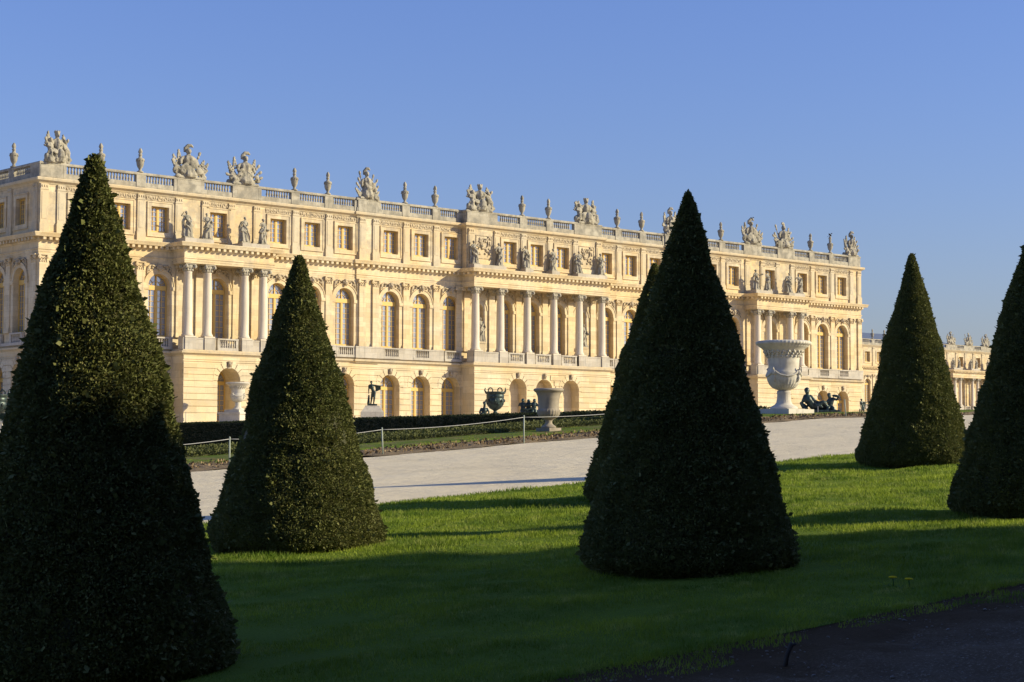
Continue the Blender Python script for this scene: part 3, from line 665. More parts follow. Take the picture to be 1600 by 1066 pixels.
def bay(F,W,G,c,l,r,gf='window',main=True,attic='window',yg=0,ya=0,yd=.45,gdepth=.85):
    """one window bay from l to r"""
    # ground floor
    op=(c,2.13,3.85,7.1,True) if gf else None
    arch_wall(G,l,r,3.0,9.07,yg,op,gdepth)
    joint(G,l,r,yg,c if gf else None)
    if gf=='window': F.window(W_GF,c,yg+gdepth-.06)
    elif gf=='blind':
        box(G,c-1.1,c+1.1,yg+gdepth-.02,yg+gdepth+.2,3.0,8.3)
    if gf: F.put('mask_keystone',KG,c,yg-.03)
    # main floor
    arch_wall(W,l,r,9.07,16.3,0,(c,1.95,10.45,14.46,True),yd+.15)
    ring(W,c,14.46,.975,1.30,-.07,.0,18); ring(W,c,14.46,1.30,1.38,-.12,0,18)
    for sx in (-1,1):
        x0,x1=sorted((c+sx*.975,c+sx*1.36)); box(W,x0,x1,-.06,.0,10.5,14.18); box(W,x0-.02,x1+.03,-.13,.0,14.18,14.46)
    F.window(W_MAIN,c,yd); F.put('carved_keystone',KM,c,0)
    # attic
    if attic:
        arch_wall(W,l,r,17.85,21.65,ya,(c,1.6,18.7,20.74,False),.5)
        F.window(W_AT,c,ya+.36)
        for x0,x1,z0,z1 in ((c-1.08,c-.8,18.42,21.02),(c+.8,c+1.08,18.42,21.02),(c-.8,c+.8,20.74,21.02),(c-.8,c+.8,18.42,18.7)): box(W,x0,x1,ya-.07,ya,z0,z1)
        for x0,x1,z0,z1 in ((c-1.16,c-1.08,18.34,21.10),(c+1.08,c+1.16,18.34,21.10),(c-1.08,c+1.08,21.02,21.10),(c-1.08,c+1.08,18.34,18.42)): box(W,x0,x1,ya-.11,ya,z0,z1)
def joint(G,l,r,y,c=None,w=2.13,zs=7.1):
    """raised courses of the rusticated ground floor, leaving the joints open"""
    z=3.0; k=0; H=.50
    box(G,l,(c-1.2) if c else r,y-.10,y,3.0,4.55)
    if c: box(G,c+1.2,r,y-.10,y,3.0,4.55)
    z=4.58
    while z<8.6:
        z1=min(z+H-.055,8.62)
        if c is None: segs=[(l,r)]
        else:
            zz=(z+z1)/2; R=1.07+.36
            hw=1.07 if zz<zs-.25 else (R*math.sqrt(max(0,1-((min(zz,zs+R)-zs)/R)**2)) if zz>zs else R)
            if zz>zs+R-.1: hw=.3
            hw=max(hw,.25); segs=[(l,c-hw),(c+hw,r)]
        for a,b in segs:
            if b-a>.08: box(G,a,b,y-.06,y,z,z1)
        z+=H
    if c:
        for k in range(9):
            if k==4: continue
            a0=PI*k/9+.02; a1=PI*(k+1)/9-.02; ring(G,c,zs,1.067,1.50+.10*(k%2),y-.075,y,3,a0,a1)
    box(G,l,r,y-.05,y,8.74,9.07)
def palace_front(root,F,half,items,mat_w=M['stone']):
    pass
ROOT=thing('palace','long golden limestone baroque palace with columned porticoes, seen obliquely across the garden','palace',(114.5,124,B0))
F=Front(ROOT); W=bmesh.new(); G=bmesh.new()
def mir(fn):
    for s in (-1,1): fn(s)
# plan outlines
def outline(port,ctr,pier):
    P=[(-50.2,44),(-50.2,0)]
    def bump(a,b,d): 
        if d: P.extend([(a,0),(a,-d),(b,-d),(b,0)])
    bump(-38.65,-30.25,port); bump(-20.5,-18.1,pier); bump(-8.6,8.6,ctr); bump(18.1,20.5,pier); bump(30.25,38.65,port)
    return P+[(50.2,0),(50.2,44)]
# bays: (centre,left,right)
CEN=[(-3.35,-5.0,-1.68),(0,-1.68,1.68),(3.35,1.68,5.0)]
for c,l,r in CEN:
    bay(F,W,G,c,l,r,'blind',yg=-1.8,ya=-.7,gdepth=1.0)
for s in (-1,1):
    for k,c in enumerate((9.85,13.3,16.75,21.7,25.15,28.6,39.85,43.3,46.75)):
        l=c-1.725; r=c+1.725
        if k==0: l=8.6
        if k==2: r=18.2
        if k==3: l=20.3
        if k==5: r=30.25
        if k==6: l=38.65
        if k==8: r=48.5
        a,b=sorted((s*l,s*r)); bay(F,W,G,s*c,a,b,'window')
    # portico bay
    pc=34.45*s
    bay(F,W,G,pc,pc-1.5,pc+1.5,'window',yg=-1.8,gdepth=2.2)
    for a,b in ((pc-4.2,pc-1.5),(pc+1.5,pc+4.2)):
        arch_wall(W,a,b,9.07,16.3,0,None,0); arch_wall(W,a,b,17.85,21.65,0,None,0); arch_wall(G,a,b,3.0,9.07,-1.8,None,0); joint(G,a,b,-1.8)
    for x in (pc-4.2,pc+4.2): # portico returns
        box(G,x-.03 if x<pc else x-.2,x+.2 if x<pc else x+.03,-1.79,.05,3.0,9.07)
    for a,b in sorted([(min(s*18.2,s*20.3),max(s*18.2,s*20.3)),(min(s*48.5,s*50.2),max(s*48.5,s*50.2))]):
        arch_wall(W,a,b,9.07,21.65,0,None,0); arch_wall(G,a,b,3.0,9.07,0,None,0); joint(G,a,b,0)
    # end pavilions of the centre: niche walls
    a,b=sorted((s*5.0,s*8.6)); cn=s*6.5
    arch_wall(W,a,b,9.07,16.3,0,(cn,1.15,10.9,14.3,True),.45); box(W,cn-.62,cn+.62,.45,.6,10.5,15.2); ring(W,cn,14.3,.575,.72,-.06,0,14); ring(W,cn,14.3,1.0,1.12,-.06,0,14)
    F.put('carved_keystone',KM,cn,0)
    arch_wall(W,a,b,17.85,21.65,-.7,None,0); arch_wall(G,a,b,3.0,9.07,-1.8,None,0); joint(G,a,b,-1.8)
    box(G,min(s*8.6,s*8.4),max(s*8.6,s*8.4)+.0,-1.79,.05,3.0,9.07); box(W,min(s*8.6,s*8.4),max(s*8.6,s*8.4),-.69,.02,17.85,21.65)
    F.put('carved_relief',RL,cn,-.7)
    # pilasters
    for x in (11.58,15.03,18.5,19.95,23.42,26.87,41.57,45.02,48.45,49.85):
        y=-.12 if 18<x<20.4 else 0
        F.put('pilaster',PM,s*x,y); F.put('attic_pilaster',PA,s*x,y)
    for x in (30.75,33.2,35.7,38.15): F.put('attic_pilaster',PA,s*x,0)
    for x in (8.95,): F.put('pilaster',PM,s*x,0)
    for x in (1.68,5.0,8.1): F.put('attic_pilaster',PA,s*x,-.7)
    cols=[s*x for x in (1.68,5.0,8.0,32.7,30.9,36.2,38.0)]
    for x in cols:
        c_o=F.put('column',CS,x,-1.28); obj('capital',CC,None,c_o)
        F.put('pilaster',PM,x,0)
box(W,-20.45,-18.15,-.12,0,9.5,21.62); box(W,18.15,20.45,-.12,0,9.5,21.62)
# far walls and the flat lead roof
Wd=44
box(W,-50.15,50.15,.7,Wd,3.0,9.0) if False else None
# side fronts (left and right)
def side(rz,ox):
    S=Front(ROOT,(ox,0),rz); W2=bmesh.new(); G2=bmesh.new(); sg=1
    # local x runs along the side; depth direction local y goes into the building
    xs=[2.9+3.45*k for k in range(11)]
    if rz<0: xs=[-x for x in xs]
    first=1.2
    for k,c in enumerate(xs):
        bay(S,W2,G2,c,c-1.725,c+1.725,'blind' if k%2==0 else 'window')
        S.put('side_pilaster',PM,c+(-1.725 if rz<0 else 1.725)); S.put('side_attic_pilaster',PA,c+(-1.725 if rz<0 else 1.725))
        S.put('side_balcony_rail',BR,c,0); S.put('side_baluster_row',BB,c,0)
    e=-1 if rz<0 else 1
    a,b=sorted((0,e*(2.9-1.725))); arch_wall(W2,a,b,9.07,21.65,0,None,0); arch_wall(G2,a,b,3.0,9.07,0,None,0); joint(G2,a,b,0)
    S.put('side_pilaster',PM,e*.55); S.put('side_attic_pilaster',PA,e*.55)
    a,b=sorted((e*(xs[-1]*e+1.725),e*44)); arch_wall(W2,a,b,9.07,21.65,0,None,0); arch_wall(G2,a,b,3.0,9.07,0,None,0)
    S.bake('side_wall',W2,M['stone']); S.bake('side_base_wall',G2,M['stone_gf']); return S
SL=side(-PI/2,-50.2); SR=side(PI/2,50.2)
F.bake('wall',W,M['stone']); F.bake('base_wall',G,M['stone_gf'])
# back wall + roof
bm=bmesh.new(); arch_wall(bm,-50.2,50.2,3.0,21.65,44,None,0); F.bake('back_wall',bm,M['stone'])
bm=bmesh.new(); box(bm,-49.9,49.9,.3,43.8,21.7,22.3)
for v,w in (((-44,6),(88,32)),):
    x0,y0=v; dx,dy=w
    vs=[bm.verts.new(p) for p in ((x0,y0,22.3),(x0+dx,y0,22.3),(x0+dx,y0+dy,22.3),(x0,y0+dy,22.3),(x0+10,y0+10,23.0),(x0+dx-10,y0+10,23.0),(x0+dx-10,y0+dy-10,23.0),(x0+10,y0+dy-10,23.0))]
    for q in ((0,1,5,4),(1,2,6,5),(2,3,7,6),(3,0,4,7),(4,5,6,7)): bm.faces.new([vs[i] for i in q])
F.bake('roof',bm,M['lead'])
def mp(path,prof,name,mat,fr_=None,extra=None):
    bm=bmesh.new(); moulding(bm,path,prof)
    if extra: extra(bm)
    (fr_ or F).bake(name,bm,mat)
OP=outline(1.8,1.8,.12); OA=outline(0,.7,.12)
# ledge over the ground floor and balcony base
mp(OP,[(-.35,9.07),(.08,9.07),(.14,9.15),(.30,9.22),(.33,9.36),(.10,9.42),(.10,9.50),(-.35,9.50)],'ledge',M['trim'])
# plinth under the main floor: solid between windows
bm=bmesh.new()
def piece(name,mat,*bs):
    b=bmesh.new()
    for q in bs: box(b,*q)
    F.bake(name,b,mat)
def solid(a,b,y): piece('balcony_plinth',M['balc'],(a,b,y-.27,y+.02,9.50,10.36),(a-.02,b+.02,y-.30,y+.02,10.36,10.497))
def pedest(x): piece('column_pedestal',M['balc'],(x-.5,x+.5,-1.80,-.76,9.50,10.44),(x-.53,x+.53,-1.83,-.73,10.44,10.48))
def bwall(a,b): piece('balcony_wall',M['balc'],(a,b,-1.70,-1.0,9.50,10.34),(a,b,-1.74,-.96,10.34,10.45))
for s in (-1,1):
    for a,b in ((10.83,12.32),(14.28,15.77),(17.73,20.72),(22.68,24.17),(26.13,27.62),(29.58,30.2),(38.7,38.87),(40.83,42.32),(44.28,45.77),(47.73,50.2)):
        a,b=sorted((s*a,s*b)); solid(a,b,-.12 if 17.7<abs(a+b)/2<20.8 else 0)
    # portico pedestals
    pc=34.45*s
    for sx in (-1,1):
        x0,x1=sorted((pc+sx*1.3,pc+sx*4.2)); bwall(x0,x1)
        for q in (1.75,3.55): pedest(pc+sx*q)
    x0,x1=sorted((s*4.5,s*8.6)); bwall(x0,x1)
    for q in (1.68,5.0,8.05): pedest(s*q)
    # floors behind the balustrades
    piece('balcony_floor',M['balc'],(pc-4.2,pc+4.2,-1.7,.0,9.3,9.52))
piece('balcony_floor',M['balc'],(-8.6,8.6,-1.7,.0,9.3,9.52))
piece('balcony_plinth',M['balc'],(-50.46,-50.2,0,44,9.5,9.74))
bm.free()
for s in (-1,1):
    for c in (9.75,13.3,16.75,21.7,25.15,28.6,39.85,43.3,46.75): F.put('balcony_rail',BR,s*c); F.put('baluster_row',BB,s*c)
    F.put('balcony_rail',BR,s*34.45,-1.38); F.put('baluster_row',BB,s*34.45,-1.38)
for c in (-3.35,0,3.35): F.put('balcony_rail',BR,c,-1.38); F.put('baluster_row',BB,c,-1.38)
# entablature with modillions
def dentils(path,off,z0,z1,step=.5,w=.24,d=.34):
    def fn(bm):
        for (x0,y0),(x1,y1) in zip(path,path[1:]):
            L=math.hypot(x1-x0,y1-y0)
            if L<.5: continue
            dx,dy=(x1-x0)/L,(y1-y0)/L; nx,ny=dy,-dx; k=int(L/step)
            for i in range(k):
                u=(i+.5)*L/k; cx=x0+dx*u+nx*(off+d/2); cy=y0+dy*u+ny*(off+d/2)
                hx=abs(dx)*w/2+abs(nx)*d/2; hy=abs(dy)*w/2+abs(ny)*d/2
                box(bm,cx-hx,cx+hx,cy-hy,cy+hy,z0,z1)
    return fn
mp(OP,[(-.5,16.3),(.02,16.3),(.02,16.46),(.05,16.47),(.05,16.62),(.11,16.66),(.11,16.72),(.03,16.73),(.03,17.22),(.10,17.30),(.14,17.34),(.14,17.58),(.54,17.585),(.58,17.70),(.66,17.86),(.64,17.90),(.0,17.97),(-.5,17.97)],'entablature',M['stone'],None,dentils(OP,.14,17.36,17.57))
for s in (-1,1): piece('portico_ceiling',M['stone'],(34.45*s-4.15,34.45*s+4.15,-1.75,.1,16.315,17.88))
piece('portico_ceiling',M['stone'],(-8.55,8.55,-1.75,.1,16.315,17.88))
mp(OA,[(-.4,21.6),(.04,21.6),(.10,21.70),(.16,21.74),(.34,21.84),(.38,22.0),(.36,22.06),(.05,22.12),(-.4,22.12)],'attic_cornice',M['trim'])
mp(OA,[(-.35,22.12),(.0,22.12),(.0,22.48),(-.03,22.52),(-.35,22.52)],'parapet_base',M['pale'])
mp(OA,[(-.38,23.10),(.03,23.10),(.05,23.16),(.05,23.24),(.0,23.30),(-.38,23.30)],'parapet_coping',M['pale'])
# parapet blocks, posts, balusters
def blk(a,b,y=0): piece('parapet_block',M['pale'],(a,b,y-.02,y+.34,22.11,23.12),(a,b,y-.045,y-.02,22.14,23.05))
VASES=(11.58,15.03,23.42,26.87,41.57,45.02)
for s in (-1,1):
    for a,b in ((30.6,33.1),(35.8,38.3),(48.3,50.15)): a,b=sorted((s*a,s*b)); blk(a,b)
    a,b=sorted((s*18.15,s*20.4)); blk(a,b,-.12); a,b=sorted((s*4.9,s*8.55)); blk(a,b,-.7)
    for x in VASES: blk(s*x-.42,s*x+.42)
    blk(s*1.68-.42,s*1.68+.42,-.7); a,b=sorted((s*8.24,s*8.57)); piece('parapet_block',M['pale'],(a,b,-.34,.1,22.125,23.115))
    for a,b in ((8.5,9.16),(17.86,18.14),(20.42,20.7),(30.3,30.58),(38.32,38.6),(48.02,48.28)): a,b=sorted((s*a,s*b)); blk(a,b)
for s in (-1,1):
    for c in (9.95,13.3,16.7,21.8,25.15,28.6,34.45,39.85,43.3,46.7): F.put('parapet_balusters',PB,s*c,.17)
    F.put('parapet_balusters',PB,s*3.3,-.53)
F.put('parapet_balusters',PB,0,-.53)
for k in range(11):
    x=2.9+3.45*k+1.725; piece('side_parapet_block',M['pale'],(-50.22,-49.86,x-.42,x+.42,22.11,23.12)); piece('side_parapet_block',M['pale'],(49.86,50.22,x-.42,x+.42,22.11,23.12))
piece('side_parapet_block',M['pale'],(-50.22,-49.86,-.02,1.5,22.11,23.12))
for k in range(11):
    SL.put('side_parapet_balusters',PB,-(2.9+3.45*k),.17)
    SR.put('side_parapet_balusters',PB,(2.9+3.45*k),.17)
# frieze of carved panels under the attic cornice
bm=bmesh.new(); box(bm,-1.28,1.28,-.04,0,21.18,21.56)
for k in range(13): ell(bm,(-1.2+k*.2,-.04,21.37+.05*math.sin(k*2.3)),(.085,.05,.11),sub=1)
FZ=mesh(bm,'frieze_panel',M['carved'])
for s in (-1,1):
    for c in (9.95,13.3,16.75,21.7,25.15,28.6,34.45,39.85,43.3,46.75): F.put('frieze_panel',FZ,s*c)
    F.put('frieze_panel',FZ,s*3.35,-.7)
F.put('frieze_panel',FZ,0,-.7)
# plinths under the statues on the porticoes
for s in (-1,1):
    for sx in (-1,1):
        x0,x1=sorted((34.45*s+sx*1.35,34.45*s+sx*4.0)); piece('statue_plinth',M['balc'],(x0,x1,-1.55,-.15,17.9,18.32))
    x0,x1=sorted((s*4.55,s*8.45)); piece('statue_plinth',M['balc'],(x0,x1,-1.6,-.72,17.9,18.32)); piece('statue_plinth',M['balc'],(s*1.68-.5,s*1.68+.5,-1.6,-.72,17.9,18.32))
# ------------------------------------------------------------------ sculptures on the palace
OX,OY=114.5,124
def put_thing(name,me,label,cat,loc,rz=0,group=None,sc_=1,part=None):
    o=obj(name,me,None,None,loc,rz); o.scale=(sc_,)*3; tag(o,label,cat,group); return o
sl=[('bearing a raised arm and a child at its foot',0),('draped, hands folded before the chest',1),('draped, with a child at its foot',2),('leaning, holding a basket at its side',3)]
pos1=[(-38.0,'leftmost statue on the left portico, one arm raised',0),(-36.2,'second statue on the left portico, hands folded over its robe',1),(-32.7,'third statue on the left portico, a child at its foot',2),(-30.9,'rightmost statue on the left portico, holding a basket',3)]
pos2=[(-8.0,'first statue of the central portico, before the left carved relief panel',4),(-5.0,'second statue of the central portico, between the left relief and the attic window',5),(-1.68,'third statue of the central portico, left of the middle attic window',0),(1.68,'fourth statue of the central portico, right of the middle attic window',3),(5.0,'fifth statue of the central portico, beside the right relief panel',2),(8.0,'sixth and last statue of the central portico',1)]
pos3=[(30.9,'leftmost statue on the far right portico',4),(32.7,'second statue on the far right portico, left of its attic window',1),(36.2,'third statue on the far right portico, draped with wide robe',2),(38.0,'rightmost statue on the far right portico, leaning by the attic window',5)]
for ps,gr in ((pos1,0),(pos2,1),(pos3,2)):
    for k,(x,lab,fi) in enumerate(ps):
        put_thing('stone_statue',FIG[fi],'weathered '+lab,'statue',(OX+x,OY-1.15,18.40),random.uniform(-.35,.35),'robed stone statues on the porticoes',.97)
for x,fi,lab in ((-6.5,1,'pale statue in the niche behind the first two columns of the central portico'),(6.5,3,'pale statue in the niche behind the last two columns of the central portico')):
    r=thing('niche_statue',lab,'statue',(OX+x,OY-.28,9.52),-.2,'statues in the niches of the central portico')
    obj('carved_figure',FIG[fi],None,r,(0,0,2.0)); bm=bmesh.new(); box(bm,-.42,.42,-.3,.3,0,.15); box(bm,-.35,.35,-.24,.24,.15,1.75); box(bm,-.42,.42,-.3,.3,1.75,1.92); obj('pedestal',bm,M['trim'],r)
tr=[(-49.2,0,'trophy group of arms on the near left corner of the roof parapet',5,.25),(-37.05,0,'trophy with fanned flags above the left side of the left portico',0,0),(-31.85,0,'trophy with shields and plumed helmet above the right side of the left portico',1,0),
 (-19.25,-.12,'trophy of arms on the narrow parapet block between the left and central porticoes',2,0),(-6.8,-.7,'figure group on the parapet above the left end of the central portico',5,0),(6.7,-.7,'figure group on the parapet above the right end of the central portico',6,0),
 (19.25,-.12,'trophy of arms on the parapet, half hidden by the black yew cone',3,0),(31.85,0,'trophy with a bird on its helmet above the far right portico',0,0),(37.05,0,'trophy with spread flags above the right side of the far right portico',4,0),(49.2,0,'trophy on the far right corner of the roof parapet',1,0)]
for x,y,lab,k,rz in tr:
    o=put_thing('trophy_sculpture',TRM[k],'grey stone '+lab,'sculpture',(OX+x+(0.5 if x<-49 else 0)-(.35 if x>49 else 0),OY+y+.25,23.35),rz,'trophies on the roof parapet',1.0)
    o.scale=(1.1 if abs(x) not in (19.25,49.2) else .84,.95,1.06)
vl=[(-45.02,0,'just behind the tip of the huge left yew cone'),(-41.57,0,'just left of the left portico trophies'),(-26.87,0,'just right of the left portico trophies'),(-23.42,0,'left of the narrow block trophy'),
 (-15.03,0,'right of the narrow block trophy'),(-11.58,0,'just left of the central portico'),(-1.68,-.7,'left of two above the central portico'),(1.68,-.7,'right of two above the central portico'),
 (11.58,0,'just right of the central portico'),(15.03,0,'left of the half hidden trophy'),(26.87,0,'just right of the black yew cone'),(41.57,0,'just right of the far right trophies'),(45.02,0,'last on the right, a bird on top')]
for x,y,lab in vl: put_thing('flame_vase',VAS,'flame vase on the roof parapet, '+lab,'vase',(OX+x,OY+y+.17,23.3),random.random(),'flame vases on the roof parapet')
put_thing('flame_vase',VAS,'stone flame vase on the shaded side parapet at the left edge','vase',(OX-50.03,OY+4.6,23.3),0,'flame vases on the roof parapet')
for x,y,lab in ((45.5,26,'stone flame vase far behind on the rear parapet, left of the corner'),(47.9,16,'stone flame vase peeping low behind the right end of the parapet')):
    put_thing('flame_vase',VAS,lab,'vase',(OX+x,OY+y,22.9),0,'flame vases on the roof parapet')
# birds
def bird(loc,rz,lab):
    bm=bmesh.new(); ell(bm,(0,0,.16),(.10,.22,.10),Matrix.Rotation(.7,4,'X')); ell(bm,(0,-.16,.30),(.065,.08,.065)); tube(bm,[(0,-.22,.30),(0,-.32,.29)],[.025,.006],6); tube(bm,[(0,.12,.06),(0,.36,-.08)],[.06,.03],6,.4)
    for s in (-1,1): tube(bm,[(s*.04,0,.10),(s*.04,0,-.02)],[.014,.012],5)
    o=obj('bird',remesh(bm,.018,'bird'),M['bird'],None,loc,rz); tag(o,lab,'bird')
bird((OX+31.85,OY+.2,25.85),SCR+PI/2+.4,'small dark bird perched on the helmet of a roof trophy')
bird((OX+45.02,OY+.17,25.2),SCR+PI/2,'small dark bird perched on the last flame vase at the right')
# ------------------------------------------------------------------ far wing, set back
WR=thing('palace_wing','distant palace wing with slate roof and columns, seen beyond the right end of the palace','palace',(300,217,B0))
WF=Front(WR); W=bmesh.new(); G=bmesh.new()
K=3.85; WB=[(-17.5+K*k,-17.5+K*k-K/2,-17.5+K*k+K/2,False) for k in range(9)]+[(22.05+6.3*k,18.9+6.3*k,25.2+6.3*k,True) for k in range(4)]+[(48.0+K*k,48.0+K*k-K/2,48.0+K*k+K/2,False) for k in range(3)]
def plain(a,b,y): arch_wall(W,a,b,9.07,16.3,0,None,0); arch_wall(W,a,b,17.85,21.65,0,None,0); arch_wall(G,a,b,3.0,9.07,y,None,0); joint(G,a,b,y)
for c,l,r_,pt in WB:
    y=-1.8 if pt else 0
    arch_wall(G,l,r_,3.0,9.07,y,(c,2.13,3.85,7.1,True),.9); joint(G,l,r_,y,c)
    arch_wall(W,l,r_,9.07,16.3,0,(c,1.95,10.45,14.46,True),.6); ring(W,c,14.46,.975,1.35,-.08,0,14)
    arch_wall(W,l,r_,17.85,21.65,0,(c,1.6,18.7,20.74,False),.5)
    for a,b,z0,z1 in ((c-1.1,c-.8,18.42,21.02),(c+.8,c+1.1,18.42,21.02),(c-.8,c+.8,20.74,21.02),(c-.8,c+.8,18.42,18.7)): box(W,a,b,-.08,0,z0,z1)
    WF.window(W_AT,c,.36); WF.window(W_MAIN,c,.45); WF.window(W_GF,c,y+.8)
    WF.put('carved_keystone',KM,c); WF.put('balcony_rail',BR,c,-1.38 if pt else 0); WF.put('baluster_row',BB,c,-1.38 if pt else 0); WF.put('parapet_balusters',PB,c,.17)
    if not pt: WF.put('pilaster',PM,l); WF.put('attic_pilaster',PA,l)
PAIRS=[18.9+6.3*k for k in range(5)]; wa,wb=16.6,46.1
plain(15.225,16.6,0); plain(16.6,18.9,-1.8); plain(44.1,46.1,-1.8)
for c in PAIRS:
    for dx in (-.95,.95):
        q_=WF.put('column',CS,c+dx,-1.28); obj('capital',CC,None,q_); WF.put('pilaster',PM,c+dx); WF.put('attic_pilaster',PA,c+dx*1.6)
WF.bake('wall',W,M['stone']); WF.bake('base_wall',G,M['stone_gf'])
wing=[c for c,l,r_,pt in WB]
xl=wing[0]-K/2; xr=57.6
WP=[(xl,30),(xl,0),(wa,0),(wa,-1.8),(wb,-1.8),(wb,0),(xr,0),(xr,30)]; WA=[(xl,30),(xl,0),(xr,0),(xr,30)]
mp(WP,[(-.35,9.07),(.08,9.07),(.30,9.22),(.33,9.36),(.10,9.42),(.10,9.50),(-.35,9.50)],'ledge',M['trim'],WF)
mp(WP,[(-.5,16.3),(.02,16.3),(.05,16.62),(.11,16.72),(.03,16.73),(.03,17.22),(.14,17.34),(.14,17.58),(.54,17.585),(.66,17.86),(.0,17.97),(-.5,17.97)],'entablature',M['stone'],WF,dentils(WP,.14,17.36,17.57))
mp(WA,[(-.4,21.6),(.04,21.6),(.16,21.74),(.38,22.0),(.05,22.12),(-.4,22.12)],'attic_cornice',M['trim'],WF)
mp(WA,[(-.35,22.12),(.0,22.12),(.0,22.52),(-.35,22.52)],'parapet_base',M['pale'],WF)
mp(WA,[(-.38,23.10),(.05,23.10),(.05,23.24),(-.38,23.30)],'parapet_coping',M['pale'],WF)
def wpiece(name,mat,*bs):
    b=bmesh.new()
    for q in bs: box(b,*q)
    WF.bake(name,b,mat)
wpiece('portico_ceiling',M['stone'],(wa+.05,wb-.05,-1.75,.1,16.315,17.88)); wpiece('balcony_floor',M['balc'],(wa,wb,-1.7,0,9.3,9.54))
for c,l,r_,pt in WB:
    if not pt: wpiece('parapet_block',M['pale'],(l-.45,l+.45,-.02,.33,22.12,23.11))
for c in PAIRS:
    wpiece('parapet_block',M['pale'],(c-1.95,c+1.95,-.02,.33,22.12,23.11)); wpiece('balcony_wall',M['balc'],(c-1.6,c+1.6,-1.8,-.76,9.5,10.48)); wpiece('statue_plinth',M['balc'],(c-1.5,c+1.5,-1.55,-.15,17.9,18.32))
bm=bmesh.new(); box(bm,xl,xr,.6,30,3.0,21.9); WF.bake('inner_wall',bm,M['stone'])
bm=bmesh.new(); v=[bm.verts.new(p) for p in ((xl+.4,.8,22.2),(27,.8,22.2),(27,29,22.2),(xl+.4,29,22.2),(xl+3,8,25.2),(22,8,25.2),(22,20,25.2),(xl+3,20,25.2))]
for q in ((0,1,5,4),(1,2,6,5),(2,3,7,6),(3,0,4,7),(4,5,6,7)): bm.faces.new([v[i] for i in q])
WF.bake('slate_roof',bm,M['slate'])
for c,l in ((-9.8-K/2+K,'first flame vase on the distant wing, just right of the palace corner'),(-9.8-K/2+2*K,'second flame vase on the distant wing, at the edge of the small cone')):
    put_thing('flame_vase',VAS,'small stone '+l,'vase',(300+c,217.17,23.3),0,'flame vases on the distant wing')
for c,k,l in zip(PAIRS[:3],(0,4,1),('nearest to the small cone','in the middle of the three','nearest to the dark cone at the right edge')):
    o=put_thing('trophy_sculpture',TRM[k],'stone trophy on the distant wing, '+l,'sculpture',(300+c,217.2,23.35),0,'trophies on the distant wing'); o.scale=(1.05,.9,1.0)
for k,(x,l) in enumerate(((PAIRS[0]-.95,'first statue from the left'),(PAIRS[0]+.95,'second statue from the left'),(PAIRS[1]-.95,'third statue from the left'),(PAIRS[1]+.95,'fourth statue from the left'),(PAIRS[2]-.95,'fifth statue from the left, beside the dark cone'))):
    put_thing('stone_statue',FIG[k],'pale robed '+l+' on the distant wing','statue',(300+x,215.95,18.4),0,'robed statues on the distant wing',.95)
